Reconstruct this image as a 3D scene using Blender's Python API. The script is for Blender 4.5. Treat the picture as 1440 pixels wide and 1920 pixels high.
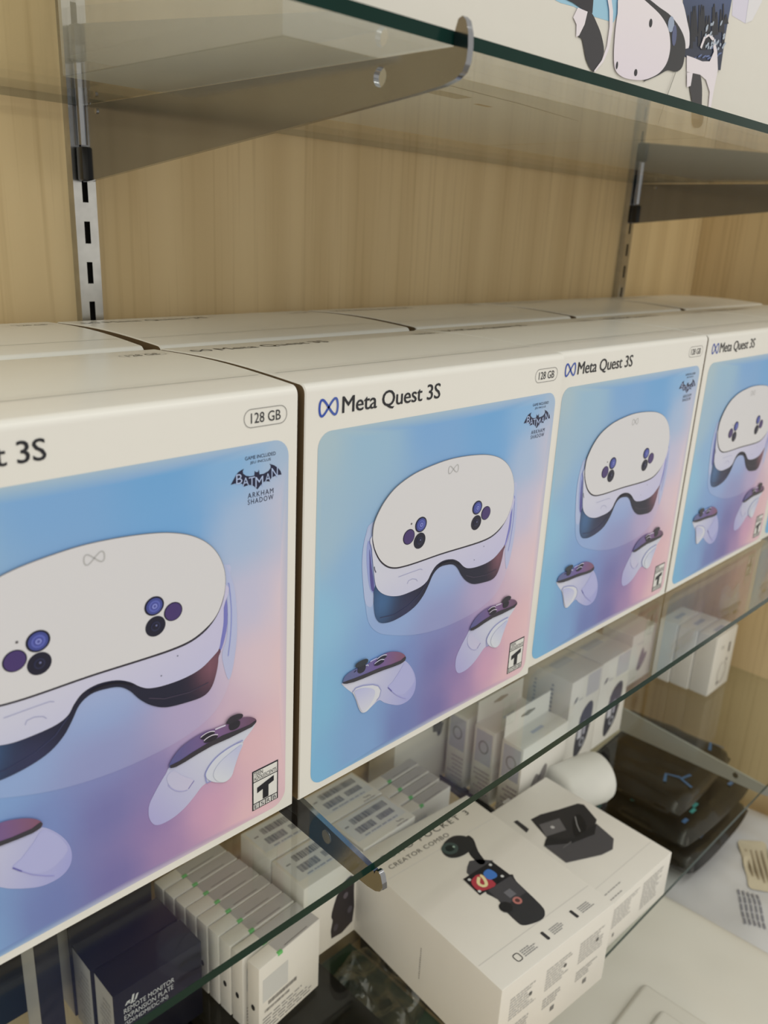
import bpy, bmesh, math, random
from mathutils import Vector, Matrix, noise
from mathutils.geometry import delaunay_2d_cdt

# ------------------------------------------------------------------ scene reset
for o in list(bpy.data.objects):
    bpy.data.objects.remove(o, do_unlink=True)
scene = bpy.context.scene
C = scene.collection
random.seed(4)

# ------------------------------------------------------------------ camera
# metres: x along the shelf, y into the wall, z up; middle glass shelf top = 0
FPX = 1562.9065
CAMR = ((0.7086848, -0.7039312, 0.0473995),      # image right
        (-0.1963447, -0.2613076, -0.9450752),    # image down
        (0.6776538, 0.6604537, -0.3233979))      # viewing direction
CAMP = (-0.2509302, -0.3000933, 0.306854)
cam = bpy.data.cameras.new('camera')
camo = bpy.data.objects.new('camera', cam)
C.objects.link(camo)
r, d, f = [Vector(v) for v in CAMR]
m = Matrix((r, -d, -f)).transposed().to_4x4()
m.translation = Vector(CAMP)
camo.matrix_world = m
cam.sensor_fit = 'VERTICAL'
cam.sensor_height = 36.0
cam.lens = FPX * 36.0 / 1920.0
cam.clip_start = 0.01
cam.dof.use_dof = True
cam.dof.focus_distance = 0.47
cam.dof.aperture_fstop = 11.0
scene.camera = camo

# ------------------------------------------------------------------ light
world = bpy.data.worlds.new('world')
scene.world = world
world.use_nodes = True
bg = world.node_tree.nodes['Background']
bg.inputs[0].default_value = (1.0, 0.955, 0.845, 1)
bg.inputs[1].default_value = 0.72

def area(name, loc, rot, sx, sy, power, col=(1.0, 0.955, 0.845)):
    l = bpy.data.lights.new(name, 'AREA')
    l.shape = 'RECTANGLE'; l.size = sx; l.size_y = sy; l.energy = power; l.color = col
    o = bpy.data.objects.new(name, l); o.location = loc; o.rotation_euler = rot
    C.objects.link(o)
    return o
# rows of ceiling tubes in the shop aisle
area('ceiling_light', (0.2, -0.95, 1.75), (math.radians(-12), 0, 0), 2.6, 0.12, 11)
area('ceiling_light', (0.2, -2.3, 1.75), (math.radians(-20), 0, 0), 2.6, 0.12, 13)

vs = scene.view_settings
vs.view_transform = 'Standard'
vs.look = 'None'
vs.exposure = 0.14
vs.gamma = 1.0
vs.use_curve_mapping = False

# ------------------------------------------------------------------ pixel -> place
def ray(px):
    a = (px[0] - 720) / FPX; b = (px[1] - 960) / FPX
    return r * a + d * b + f
def on(px, ax, v):
    dr = ray(px); t = (v - CAMP[ax]) / dr[ax]
    return Vector(CAMP) + dr * t
def zpx(ox, oy, s, pts):
    return [(ox + s * x, oy + s * y) for x, y in pts]

# ------------------------------------------------------------------ colour and materials
def lin1(v):
    v /= 255.0
    return v / 12.92 if v <= 0.04045 else ((v + 0.055) / 1.055) ** 2.4
WREF = [lin1(v) for v in (224, 217, 203)]
def A(rr, gg, bb):
    """colour as photographed on a box face -> reflectance"""
    return tuple(min(0.9, lin1(v) / w * 0.82) for v, w in zip((rr, gg, bb), WREF))
def mixc(a, b, t):
    t = max(0.0, min(1.0, t))
    return tuple(x + (y - x) * t for x, y in zip(a, b))

MATS = {}
def mat(name):
    m_ = bpy.data.materials.new(name); m_.use_nodes = True
    MATS[name] = m_
    nt = m_.node_tree
    return m_, nt, nt.nodes['Principled BSDF']
def plain(name, col, rough=0.5, metal=0.0, spec=0.5, coat=0.0, var=0.03, scale=60.0):
    m_, nt, b = mat(name)
    b.inputs['Roughness'].default_value = rough
    b.inputs['Metallic'].default_value = metal
    b.inputs['Specular IOR Level'].default_value = spec
    b.inputs['Coat Weight'].default_value = coat
    b.inputs['Coat Roughness'].default_value = 0.12
    tc = nt.nodes.new('ShaderNodeTexCoord')
    n = nt.nodes.new('ShaderNodeTexNoise'); n.inputs['Scale'].default_value = scale
    n.inputs['Detail'].default_value = 3
    mx = nt.nodes.new('ShaderNodeMix'); mx.data_type = 'RGBA'
    mx.inputs[6].default_value = tuple(c * (1 - var) for c in col) + (1,)
    mx.inputs[7].default_value = tuple(min(1, c * (1 + var)) for c in col) + (1,)
    nt.links.new(tc.outputs['Object'], n.inputs['Vector'])
    nt.links.new(n.outputs['Fac'], mx.inputs[0])
    nt.links.new(mx.outputs[2], b.inputs['Base Color'])
    return m_
plain('white_card', (0.82, 0.82, 0.815), 0.27, spec=0.45, var=0.012)
plain('brown_side', (0.17, 0.115, 0.06), 0.7)  # dark brown for the two side faces of the sleeve
plain('white_carton', (0.80, 0.79, 0.77), 0.45, var=0.015)
plain('grey_carton', A(170, 168, 168), 0.5)
plain('navy_carton', A(13, 13, 24), 0.45, spec=0.2)
plain('black_carton', (0.006, 0.007, 0.007), 0.45, spec=0.25)
plain('green_card', (0.01, 0.06, 0.03), 0.5)
plain('black_plastic', (0.012, 0.012, 0.013), 0.3)
plain('dark_slot', (0.008, 0.007, 0.006), 0.8)
plain('rubber_clear', (0.55, 0.55, 0.53), 0.2)
plain('floor_tile', (0.38, 0.36, 0.33), 0.4)
plain('cream_sticker', A(196, 180, 145), 0.6)
plain('chrome', (0.29, 0.30, 0.33), 0.13, metal=1.0, var=0.05, scale=25)
plain('rail_metal', (0.52, 0.52, 0.52), 0.24, metal=1.0, var=0.30, scale=70)
plain('lit_bracket', (0.50, 0.51, 0.50), 0.35, metal=0.3, var=0.04, scale=40)  # bracket metal in a lighter copy, bright reflections put into its colour
plain('green_dot', A(110, 190, 105), 0.6)

# printed ink: colour comes from the print itself
m_, nt, b = mat('print')
at = nt.nodes.new('ShaderNodeAttribute'); at.attribute_name = 'Col'
nt.links.new(at.outputs['Color'], b.inputs['Base Color'])
b.inputs['Roughness'].default_value = 0.42
b.inputs['Specular IOR Level'].default_value = 0.45

# wood laminate
def wood(name, c1, c2, c3):
    m_, nt, b = mat(name)
    L = nt.links
    tc = nt.nodes.new('ShaderNodeTexCoord')
    mp = nt.nodes.new('ShaderNodeMapping'); mp.inputs['Scale'].default_value = (1.0, 1.0, 0.07)
    n1 = nt.nodes.new('ShaderNodeTexNoise'); n1.inputs['Scale'].default_value = 16; n1.inputs['Detail'].default_value = 5
    n1.inputs['Distortion'].default_value = 0.6
    mp2 = nt.nodes.new('ShaderNodeMapping'); mp2.inputs['Scale'].default_value = (1.0, 1.0, 0.022)
    n2 = nt.nodes.new('ShaderNodeTexNoise'); n2.inputs['Scale'].default_value = 170; n2.inputs['Detail'].default_value = 3
    w = nt.nodes.new('ShaderNodeTexWave'); w.bands_direction = 'X'; w.wave_profile = 'SIN'
    w.inputs['Scale'].default_value = 5.0; w.inputs['Distortion'].default_value = 9.0
    w.inputs['Detail'].default_value = 3; w.inputs['Detail Scale'].default_value = 1.2
    cr = nt.nodes.new('ShaderNodeValToRGB')
    cr.color_ramp.elements[0].position = 0.25; cr.color_ramp.elements[0].color = c1 + (1,)
    cr.color_ramp.elements[1].position = 0.75; cr.color_ramp.elements[1].color = c2 + (1,)
    add = nt.nodes.new('ShaderNodeMath'); add.operation = 'MULTIPLY_ADD'
    add.inputs[1].default_value = 0.30; 
    L.new(tc.outputs['Object'], mp.inputs['Vector']); L.new(mp.outputs[0], n1.inputs['Vector'])
    L.new(tc.outputs['Object'], mp2.inputs['Vector']); L.new(mp2.outputs[0], n2.inputs['Vector'])
    L.new(mp.outputs[0], w.inputs['Vector'])
    L.new(w.outputs['Fac'], add.inputs[0])
    sc = nt.nodes.new('ShaderNodeMath'); sc.operation = 'MULTIPLY'; sc.inputs[1].default_value = 0.72
    L.new(n1.outputs['Fac'], sc.inputs[0]); L.new(sc.outputs[0], add.inputs[2])
    L.new(add.outputs[0], cr.inputs[0])
    mx = nt.nodes.new('ShaderNodeMix'); mx.data_type = 'RGBA'; mx.inputs[7].default_value = c3 + (1,)
    fr = nt.nodes.new('ShaderNodeMapRange'); fr.inputs[1].default_value = 0.52; fr.inputs[2].default_value = 0.78
    fr.inputs[4].default_value = 0.75
    L.new(n2.outputs['Fac'], fr.inputs[0]); L.new(fr.outputs[0], mx.inputs[0])
    L.new(cr.outputs[0], mx.inputs[6]); L.new(mx.outputs[2], b.inputs['Base Color'])
    b.inputs['Roughness'].default_value = 0.5
    return m_
wood('wood', (0.68, 0.515, 0.285), (0.80, 0.63, 0.375), (0.58, 0.42, 0.215))

# plate glass: clear body with Fresnel reflection, dark green polished edge
m_, nt, b = mat('glass')
nt.nodes.remove(b)
out = nt.nodes['Material Output']
tr = nt.nodes.new('ShaderNodeBsdfTransparent'); tr.inputs[0].default_value = (0.955, 0.975, 0.962, 1)
gl = nt.nodes.new('ShaderNodeBsdfGlossy'); gl.inputs['Roughness'].default_value = 0.01
gl.inputs['Color'].default_value = (1, 1, 1, 1)
lw = nt.nodes.new('ShaderNodeLayerWeight')
pw = nt.nodes.new('ShaderNodeMath'); pw.operation = 'POWER'; pw.inputs[1].default_value = 5
ma = nt.nodes.new('ShaderNodeMath'); ma.operation = 'MULTIPLY_ADD'; ma.inputs[1].default_value = 0.96; ma.inputs[2].default_value = 0.024
mx = nt.nodes.new('ShaderNodeMixShader')
nt.links.new(lw.outputs['Facing'], pw.inputs[0]); nt.links.new(pw.outputs[0], ma.inputs[0])
nt.links.new(ma.outputs[0], mx.inputs[0]); nt.links.new(tr.outputs[0], mx.inputs[1]); nt.links.new(gl.outputs[0], mx.inputs[2])
nt.links.new(mx.outputs[0], out.inputs[0])
plain('glass_edge', (0.004, 0.028, 0.023), 0.14, spec=0.12, var=0.3, scale=30)

# clear plastic film
m_, nt, b = mat('film')
nt.nodes.remove(b)
out = nt.nodes['Material Output']
tr = nt.nodes.new('ShaderNodeBsdfTransparent'); tr.inputs[0].default_value = (0.9, 0.92, 0.92, 1)
gl = nt.nodes.new('ShaderNodeBsdfGlossy'); gl.inputs['Roughness'].default_value = 0.12
lw = nt.nodes.new('ShaderNodeLayerWeight'); lw.inputs['Blend'].default_value = 0.35
ma = nt.nodes.new('ShaderNodeMath'); ma.operation = 'MULTIPLY_ADD'; ma.inputs[1].default_value = 0.5; ma.inputs[2].default_value = 0.09
mx = nt.nodes.new('ShaderNodeMixShader')
nt.links.new(lw.outputs['Facing'], ma.inputs[0]); nt.links.new(ma.outputs[0], mx.inputs[0])
nt.links.new(tr.outputs[0], mx.inputs[1]); nt.links.new(gl.outputs[0], mx.inputs[2]); nt.links.new(mx.outputs[0], out.inputs[0])

plain('poly_bag', (0.66, 0.68, 0.72), 0.32, coat=0.3, var=0.05, scale=14)
plain('milk_plastic', (0.74, 0.74, 0.70), 0.3, coat=0.5, var=0.03, scale=8)
plain('black_film', (0.007, 0.007, 0.008), 0.22, spec=0.35, coat=0.12, var=0.5, scale=20)
plain('soft_white', (0.74, 0.75, 0.74), 0.6)

# ------------------------------------------------------------------ builders
def tag(o, label=None, cat=None, group=None, kind=None):
    if label: o['label'] = label
    if cat: o['category'] = cat
    if group: o['group'] = group
    if kind: o['kind'] = kind
    return o
def link_mesh(name, me, mats, parent=None):
    for mm in (mats if isinstance(mats, (list, tuple)) else [mats]):
        me.materials.append(MATS[mm])
    o = bpy.data.objects.new(name, me); C.objects.link(o)
    if parent is not None: o.parent = parent
    return o
def from_bm(name, bm, mats, parent=None, smooth=None):
    me = bpy.data.meshes.new(name); bm.to_mesh(me); bm.free()
    if smooth is not None:
        for p in me.polygons: p.use_smooth = True
        me.set_sharp_from_angle(angle=math.radians(smooth))
    return link_mesh(name, me, mats, parent)
def thing(name, loc, rotz=0.0):
    o = bpy.data.objects.new(name, None); o.empty_display_size = 0.02
    C.objects.link(o); o.location = loc; o.rotation_euler = (0, 0, rotz)
    return o
def box_bm(x0, x1, y0, y1, z0, z1, bev=0.0, seg=2):
    bm = bmesh.new()
    bmesh.ops.create_cube(bm, size=1)
    for v in bm.verts:
        v.co = Vector((x0 + (v.co.x + .5) * (x1 - x0), y0 + (v.co.y + .5) * (y1 - y0), z0 + (v.co.z + .5) * (z1 - z0)))
    if bev > 0:
        bmesh.ops.bevel(bm, geom=list(bm.edges), offset=bev, segments=seg, affect='EDGES', profile=0.5)
    return bm
def copy_tree(o, parent=None):
    c = o.copy(); C.objects.link(c)
    if parent is not None: c.parent = parent
    for ch in list(o.children): copy_tree(ch, c)
    return c

def catmull(pts, n=5):
    out = []
    N = len(pts)
    for i in range(N):
        p0, p1, p2, p3 = pts[i - 1], pts[i], pts[(i + 1) % N], pts[(i + 2) % N]
        for k in range(n):
            t = k / n
            out.append(tuple(0.5 * ((2 * b_) + (-a + c_) * t + (2 * a - 5 * b_ + 4 * c_ - dd) * t * t + (-a + 3 * b_ - 3 * c_ + dd) * t ** 3)
                             for a, b_, c_, dd in zip(p0, p1, p2, p3)))
    return out
def inside(p, poly):
    x, y = p; res = False; j = len(poly) - 1
    for i in range(len(poly)):
        xi, yi = poly[i]; xj, yj = poly[j]
        if (yi > y) != (yj > y) and x < (xj - xi) * (y - yi) / (yj - yi) + xi: res = not res
        j = i
    return res
def triangulate(poly, step=None, holes=()):
    """triangles of a polygon with optional inner grid points and holes"""
    vs_ = [Vector(p[:2]) for p in poly]
    n = len(vs_)
    ed = [(i, (i + 1) % n) for i in range(n)]
    for h in holes:
        b0 = len(vs_); vs_ += [Vector(p) for p in h]; k = len(h)
        ed += [(b0 + i, b0 + (i + 1) % k) for i in range(k)]
    if step:
        xs = [v.x for v in vs_]; ys = [v.y for v in vs_]
        y = min(ys) + step / 2
        while y < max(ys):
            x = min(xs) + step / 2
            while x < max(xs):
                if inside((x, y), poly): vs_.append(Vector((x, y)))
                x += step
            y += step
    res = delaunay_2d_cdt(vs_, ed, [], 0, 1e-7)
    V, F = res[0], res[2]
    P = [tuple(p[:2]) for p in poly]
    keep = []
    for t in F:
        cx = sum(V[i].x for i in t) / len(t); cy = sum(V[i].y for i in t) / len(t)
        if inside((cx, cy), P) and not any(inside((cx, cy), h) for h in holes): keep.append(list(t))
    return [(v.x, v.y) for v in V], keep

_txt = {}
def text_geo(s, spacing=1.0, bold=0.0):
    key = (s, spacing, bold)
    if key not in _txt:
        cu = bpy.data.curves.new('t', 'FONT'); cu.body = s; cu.resolution_u = 3; cu.space_character = spacing; cu.offset = bold
        o = bpy.data.objects.new('t', cu); C.objects.link(o)
        dg = bpy.context.evaluated_depsgraph_get()
        me = bpy.data.meshes.new_from_object(o.evaluated_get(dg))
        V = [(v.co.x, v.co.y) for v in me.vertices]
        F = [list(p.vertices) for p in me.polygons]
        bpy.data.objects.remove(o); bpy.data.curves.remove(cu); bpy.data.meshes.remove(me)
        _txt[key] = (V, F)
    return _txt[key]

LAY = 0.00012
class Art:
    """flat print on one face of a thing, in that thing's own coordinates"""
    def __init__(s, fmap): s.fmap = fmap; s.v = []; s.f = []; s.c = []
    def add(s, V, F, col, layer):
        b0 = len(s.v)
        for u, v in V:
            s.v.append(s.fmap(u, v, LAY * (1 + layer)))
            s.c.append(col(u, v) if callable(col) else col)
        s.f += [[i + b0 for i in t] for t in F]
    def poly(s, pts, col, layer=1, smooth=0, step=None):
        if smooth: pts = catmull(pts, smooth)
        V, F = triangulate(pts, step)
        s.add(V, F, col, layer)
    def rect(s, x0, y0, x1, y1, col, layer=1):
        s.add([(x0, y0), (x1, y0), (x1, y1), (x0, y1)], [[0, 1, 2, 3]], col, layer)
    def rrect(s, x0, y0, x1, y1, rad, col, layer=1, step=None):
        s.poly(rrect_pts(x0, y0, x1, y1, rad), col, layer, step=step)
    def ribbon(s, pts, w, col, layer=1, closed=False):
        n = len(pts); V = []; F = []
        for i in range(n):
            a = pts[i - 1] if (i > 0 or closed) else pts[i]
            b_ = pts[(i + 1) % n] if (i < n - 1 or closed) else pts[i]
            dx, dy = b_[0] - a[0], b_[1] - a[1]; l = math.hypot(dx, dy) or 1
            nx, ny = -dy / l * w / 2, dx / l * w / 2
            V += [(pts[i][0] + nx, pts[i][1] + ny), (pts[i][0] - nx, pts[i][1] - ny)]
        for i in range(n if closed else n - 1):
            j = (i + 1) % n
            F.append([2 * i, 2 * i + 1, 2 * j + 1, 2 * j])
        s.add(V, F, col, layer)
    def ellipse(s, cx, cy, rx, ry, tilt, col, layer=1, n=24):
        ct, st = math.cos(tilt), math.sin(tilt)
        pts = [(cx + rx * math.cos(a) * ct - ry * math.sin(a) * st, cy + rx * math.cos(a) * st + ry * math.sin(a) * ct)
               for a in [2 * math.pi * k / n for k in range(n)]]
        s.add(pts, [list(range(n))], col, layer)
    def text(s, st, x0, y0, x1, y1, col, layer=1, rot=0.0, spacing=1.0, bold=0.0):
        V, F = text_geo(st, spacing, bold)
        ax = min(v[0] for v in V); bx = max(v[0] for v in V); ay = min(v[1] for v in V); by = max(v[1] for v in V)
        cx, cy = (x0 + x1) / 2, (y0 + y1) / 2; cr_, sr = math.cos(rot), math.sin(rot)
        W_ = []
        for x, y in V:
            u = x0 + (x - ax) / (bx - ax) * (x1 - x0) - cx; v = y0 + (y - ay) / (by - ay) * (y1 - y0) - cy
            W_.append((cx + u * cr_ - v * sr, cy + u * sr + v * cr_))
        s.add(W_, F, col, layer)
    def dashes(s, x0, y0, x1, y1, rows, col, layer=1, fill=0.55, seed=1):
        rnd = random.Random(seed); h = (y1 - y0) / rows
        for k in range(rows):
            x = x0; end = x0 + (x1 - x0) * rnd.uniform(0.6, 1.0)
            while x < end:
                w = (x1 - x0) * rnd.uniform(0.05, 0.16)
                s.rect(x, y0 + k * h, min(end, x + w), y0 + k * h + h * fill, col, layer); x += w * 1.25
    def barcode(s, x0, y0, x1, y1, col, layer=1, seed=2):
        rnd = random.Random(seed); x = x0
        while x < x1:
            w = (x1 - x0) * rnd.uniform(0.008, 0.03); s.rect(x, y0, min(x1, x + w), y1, col, layer)
            x += w + (x1 - x0) * rnd.uniform(0.008, 0.024)
    def build(s, name, parent):
        me = bpy.data.meshes.new(name); me.from_pydata(s.v, [], s.f); me.update()
        ca = me.color_attributes.new('Col', 'FLOAT_COLOR', 'POINT')
        for i, c_ in enumerate(s.c): ca.data[i].color = (c_[0], c_[1], c_[2], 1)
        return link_mesh(name, me, 'print', parent)
def rrect_pts(x0, y0, x1, y1, rad, n=6):
    P = []
    for cx, cy, a0 in ((x1 - rad, y1 - rad, 0), (x0 + rad, y1 - rad, 90), (x0 + rad, y0 + rad, 180), (x1 - rad, y0 + rad, 270)):
        for k in range(n + 1):
            a = math.radians(a0 + 90 * k / n); P.append((cx + rad * math.cos(a), cy + rad * math.sin(a)))
    return P
def front(y=0.0): return lambda u, v, o: (u, y - o, v)
def top(z): return lambda u, v, o: (u, v, z + o)
def left(x=0.0): return lambda u, v, o: (x - o, u, v)      # u = depth, v = height
INK = A(32, 33, 42); GREY = A(150, 148, 146); LGREY = A(196, 192, 184); WHITE = A(222, 216, 204)

def plate(name, outline, holes, th, mats, parent):
    """flat plate in the local y-z plane, thickness along x"""
    V, F = triangulate(outline, holes=holes)
    n = len(V)
    verts = [(-th / 2, a, b_) for a, b_ in V] + [(th / 2, a, b_) for a, b_ in V]
    faces = []
    def area2(P): return sum(P[i - 1][0] * P[i][1] - P[i][0] * P[i - 1][1] for i in range(len(P)))
    for t in F:
        P = [V[i] for i in t]
        if area2(P) > 0: t = t[::-1]
        faces.append(list(t)); faces.append([i + n for i in t[::-1]])
    for loop in [outline] + list(holes):
        b0 = len(verts); k = len(loop)
        verts += [(-th / 2, a, b_) for a, b_ in loop] + [(th / 2, a, b_) for a, b_ in loop]
        for i in range(k):
            j = (i + 1) % k
            faces.append([b0 + i, b0 + j, b0 + k + j, b0 + k + i])
    me = bpy.data.meshes.new(name); me.from_pydata(verts, [], faces); me.update()
    bm = bmesh.new(); bm.from_mesh(me); bmesh.ops.remove_doubles(bm, verts=bm.verts, dist=1e-6)
    bmesh.ops.recalc_face_normals(bm, faces=bm.faces); bm.to_mesh(me); bm.free()
    for p in me.polygons: p.use_smooth = True
    me.set_sharp_from_angle(angle=math.radians(35))
    return link_mesh(name, me, mats, parent)
def cyl_bm(bm, c0, c1, rad, n=20, rad2=None, cap=True):
    c0 = Vector(c0); c1 = Vector(c1); ax = (c1 - c0)
    q = ax.to_track_quat('Z', 'Y').to_matrix().to_4x4(); q.translation = (c0 + c1) / 2
    bmesh.ops.create_cone(bm, cap_ends=cap, segments=n, radius1=rad, radius2=rad if rad2 is None else rad2, depth=ax.length, matrix=q)

# ------------------------------------------------------------------ the setting
YW = 0.289; ZU = 0.3785; ZL = -0.325; ZD = -0.56; GT = 0.005; XR = 0.99
tag(from_bm('wall_back', box_bm(-1.1, XR + 0.02, YW, YW + 0.02, ZD - 0.15, 1.1), 'wood'), kind='structure')
tag(from_bm('wall_right', box_bm(XR, XR + 0.02, -0.12, YW - 0.0005, ZD - 0.15, 1.1), 'wood'), kind='structure')
tag(from_bm('floor', box_bm(-3, 3, -4, YW + 0.02, -1.32, -1.3), 'floor_tile'), kind='structure')
cab = thing('cabinet_base', (-1.1, -0.55, -1.3))
from_bm('base_body', box_bm(0, 2.09, 0.01, 0.838, 0, 1.3 + ZD - 0.02, 0.001), 'wood', cab)
from_bm('deck_board', box_bm(0, 2.09, 0, 0.838, 1.3 + ZD - 0.02, 1.3 + ZD, 0.0015), 'wood', cab)
tag(cab, 'wood laminate cabinet base under the glass shelves holding plastic bags', 'cabinet')

def glass_shelf(z, y0, label):
    bm = box_bm(-0.75, XR - 0.001, y0, YW - 0.0088, z - GT, z)
    for fc in bm.faces: fc.material_index = 1 if abs(fc.normal.y) > 0.9 else 0
    o = from_bm('glass_shelf', bm, ['glass', 'glass_edge'])
    return tag(o, label, 'shelf')
YE = -0.062; YEL = -0.040
glass_shelf(ZU, YE, 'upper glass shelf with green edge under the large headset carton')
glass_shelf(0.0, YE, 'middle glass shelf with green edge carrying the row of blue and pink headset boxes')
glass_shelf(ZL, YEL, 'lower glass shelf carrying small white accessory boxes')

# slotted wall standards
def slotted_rail(x, label):
    root = thing('slotted_rail', (x, YW, -0.55))
    h = 1.5; w = 0.0163; dep = 0.008; sw = 0.0042; sh = 0.0147; pitch = 0.0271
    first = (0.239 + 0.55) % pitch
    bm = bmesh.new()
    def quad(pts): bm.faces.new([bm.verts.new(p) for p in pts])
    y = -dep; xs = (-w / 2, -sw / 2, sw / 2, w / 2)
    for a, b_ in ((0, 1), (2, 3)): quad([(xs[a], y, 0), (xs[b_], y, 0), (xs[b_], y, h), (xs[a], y, h)])
    z = 0.0; k = 0
    while True:
        c_ = first + k * pitch; lo, hi = c_ - sh / 2, c_ + sh / 2; k += 1
        if lo <= z: continue
        top_ = min(lo, h)
        quad([(xs[1], y, z), (xs[2], y, z), (xs[2], y, top_), (xs[1], y, top_)])
        if hi >= h: break
        for xa in (xs[1], xs[2]): quad([(xa, y, lo), (xa, y + 0.0016, lo), (xa, y + 0.0016, hi), (xa, y, hi)])
        z = hi
    for xa in (xs[0], xs[3]): quad([(xa, y, 0), (xa, 0, 0), (xa, 0, h), (xa, y, h)])
    bmesh.ops.remove_doubles(bm, verts=bm.verts, dist=1e-6)
    bmesh.ops.recalc_face_normals(bm, faces=bm.faces)
    from_bm('channel', bm, 'rail_metal', root)
    from_bm('channel_back', box_bm(-w / 2 + 0.0008, w / 2 - 0.0008, -0.0022, -0.0002, 0, h), 'dark_slot', root)
    return tag(root, label, 'rail', 'slotted wall standards')
slotted_rail(0.0352, 'slotted metal wall standard behind the gap between the back-row headset boxes')
slotted_rail(0.772, 'slotted metal wall standard near the wooden side panel')

# shelf brackets: tapered plate, hooked nose, hole, black clip at the wall
def bracket(xw, xf, z, y0, hook, label, rivet=False, metal='chrome'):
    """xw: x at the wall, xf: x at the front edge, z: underside of glass"""
    L_ = YW - 0.009 - y0
    ang = math.atan2(xw - xf, L_)
    root = thing('shelf_bracket', (xw, YW - 0.009, z), -ang)
    Ls = L_ / math.cos(ang)
    n = -Ls                                             # glass front edge in local y
    out = [(0, -0.0005), (n - 0.0006, -0.0005), (n - 0.0010, hook - 0.004), (n - 0.0022, hook - 0.0008), (n - 0.0042, hook), (n - 0.0062, hook - 0.0016),
           (n - 0.0078, hook - 0.006), (n - 0.0082, min(-0.001, hook - 0.009)), (n - 0.0078, -0.006), (n - 0.0060, -0.0095), (n - 0.0025, -0.0118), (n + 0.004, -0.0135), (n + 0.02, -0.0155),
           (-0.004, -0.0475), (0, -0.0475)]
    hc = (n + 0.041, -0.0075); hole = [(hc[0] + 0.0040 * math.cos(t), hc[1] + 0.0040 * math.sin(t)) for t in [2 * math.pi * k / 20 for k in range(20)]]
    plate('plate', out, [hole], 0.003, metal, root)
    if rivet:
        bm = bmesh.new(); cyl_bm(bm, (-0.0019, hc[0], hc[1]), (0.0019, hc[0], hc[1]), 0.0038, 20, 0.0030)
        from_bm('rivet', bm, 'rail_metal', root, 30)
    bm = box_bm(-0.0055, 0.0045, -0.010, -0.0005, -0.047, -0.0255, 0.0015)
    from_bm('clip', bm, 'black_plastic', root, 40)
    bm = bmesh.new(); cyl_bm(bm, (0.0, -0.004, -0.0245), (0.0, -0.004, 0.010), 0.0045, 16)
    from_bm('clip_spring', bm, 'chrome', root, 40)
    for yy in (-0.028,):
        bm = bmesh.new(); cyl_bm(bm, (-0.0024, yy, -0.005), (0.0024, yy, -0.005), 0.0017, 12)
        from_bm('stud', bm, 'rail_metal', root, 30)
    return tag(root, label, 'bracket', 'shelf brackets')
bracket(0.0352, 0.0195, ZU - GT, YE, 0.0095, 'polished metal bracket with a round hole hooked on the upper glass shelf')
bracket(0.0352, 0.0002, -GT, YE, 0.002, 'polished metal bracket with a rivet, its hook below the gap between two headset boxes', True)
bracket(0.772, 0.757, ZU - GT, YE, 0.0095, 'metal bracket of the upper shelf on the standard by the side panel')
bracket(0.772, 0.740, -GT, YE, 0.002, 'metal bracket of the middle shelf on the standard by the side panel', True)
bracket(0.762, 0.7245, ZL - GT, YEL, 0.002, 'metal bracket of the lower shelf, reflection painted light grey, above the black pouches', True, 'lit_bracket')
bracket(0.0352, 0.0015, ZL - GT, YEL, 0.002, 'metal bracket of the lower shelf beneath the thin white boxes', True)

# ------------------------------------------------------------------ headset boxes
W, H, D = 0.2176, 0.235, 0.132
def f2(px):                      # pixel on the front of the second box -> face coordinates
    p = on(px, 1, 0.0); return (p.x, p.z)
def f1(px):                      # pixel on the front of the first box -> the same face coordinates
    p = on(px, 1, 0.0); return (p.x + W + 0.0042, p.z)
def tA(pts): return [f2(p) for p in zpx(660, 840, 340 / 1440, pts)]
def tB(pts): return [f2(p) for p in zpx(620, 1160, 200 / 1440, pts)]
def tC(pts): return [f1(p) for p in zpx(260, 1320, 280 / 1440, pts)]
def tD(pts): return [f1(p) for p in zpx(420, 820, 140 / 1440, pts)]

PX0, PX1, PZ0, PZ1 = 0.0084, 0.2120, 0.0053, 0.2107
BGC = [(0.0, 1.0, (168, 196, 195)), (0.18, 0.97, (150, 190, 203)), (0.42, 1.0, (122, 173, 208)), (0.68, 0.98, (108, 162, 208)), (0.84, 0.97, (130, 170, 212)), (1.0, 1.0, (160, 180, 212)),
       (0.0, 0.72, (158, 192, 200)), (0.0, 0.5, (140, 186, 212)), (0.15, 0.6, (138, 182, 208)), (0.0, 0.25, (128, 180, 212)), (0.0, 0.0, (122, 176, 212)), (0.2, 0.04, (125, 160, 205)),
       (0.7, 0.85, (112, 164, 210)), (0.88, 0.8, (160, 180, 218)), (1.0, 0.82, (190, 186, 212)), (0.9, 0.62, (188, 184, 216)), (1.0, 0.6, (216, 193, 208)), (1.0, 0.42, (222, 190, 200)), (0.92, 0.45, (212, 188, 206)),
       (1.0, 0.2, (222, 184, 196)), (0.88, 0.22, (218, 176, 190)), (0.76, 0.10, (206, 156, 182)), (0.64, 0.05, (160, 128, 172)), (0.52, 0.04, (112, 106, 164)), (0.36, 0.05, (110, 122, 178)), (0.9, 0.03, (220, 178, 192)), (1.0, 0.0, (216, 182, 196)),
       (0.5, 0.22, (114, 112, 168)), (0.62, 0.26, (128, 120, 172)), (0.35, 0.25, (118, 136, 190)), (0.22, 0.25, (124, 162, 206)), (0.5, 0.36, (128, 134, 186)), (0.72, 0.36, (172, 152, 190)), (0.3, 0.42, (128, 160, 205)), (0.5, 0.5, (132, 160, 205)), (0.82, 0.33, (206, 172, 192)),
       (0.62, 0.14, (138, 116, 168)), (0.74, 0.2, (190, 150, 182))]
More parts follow.
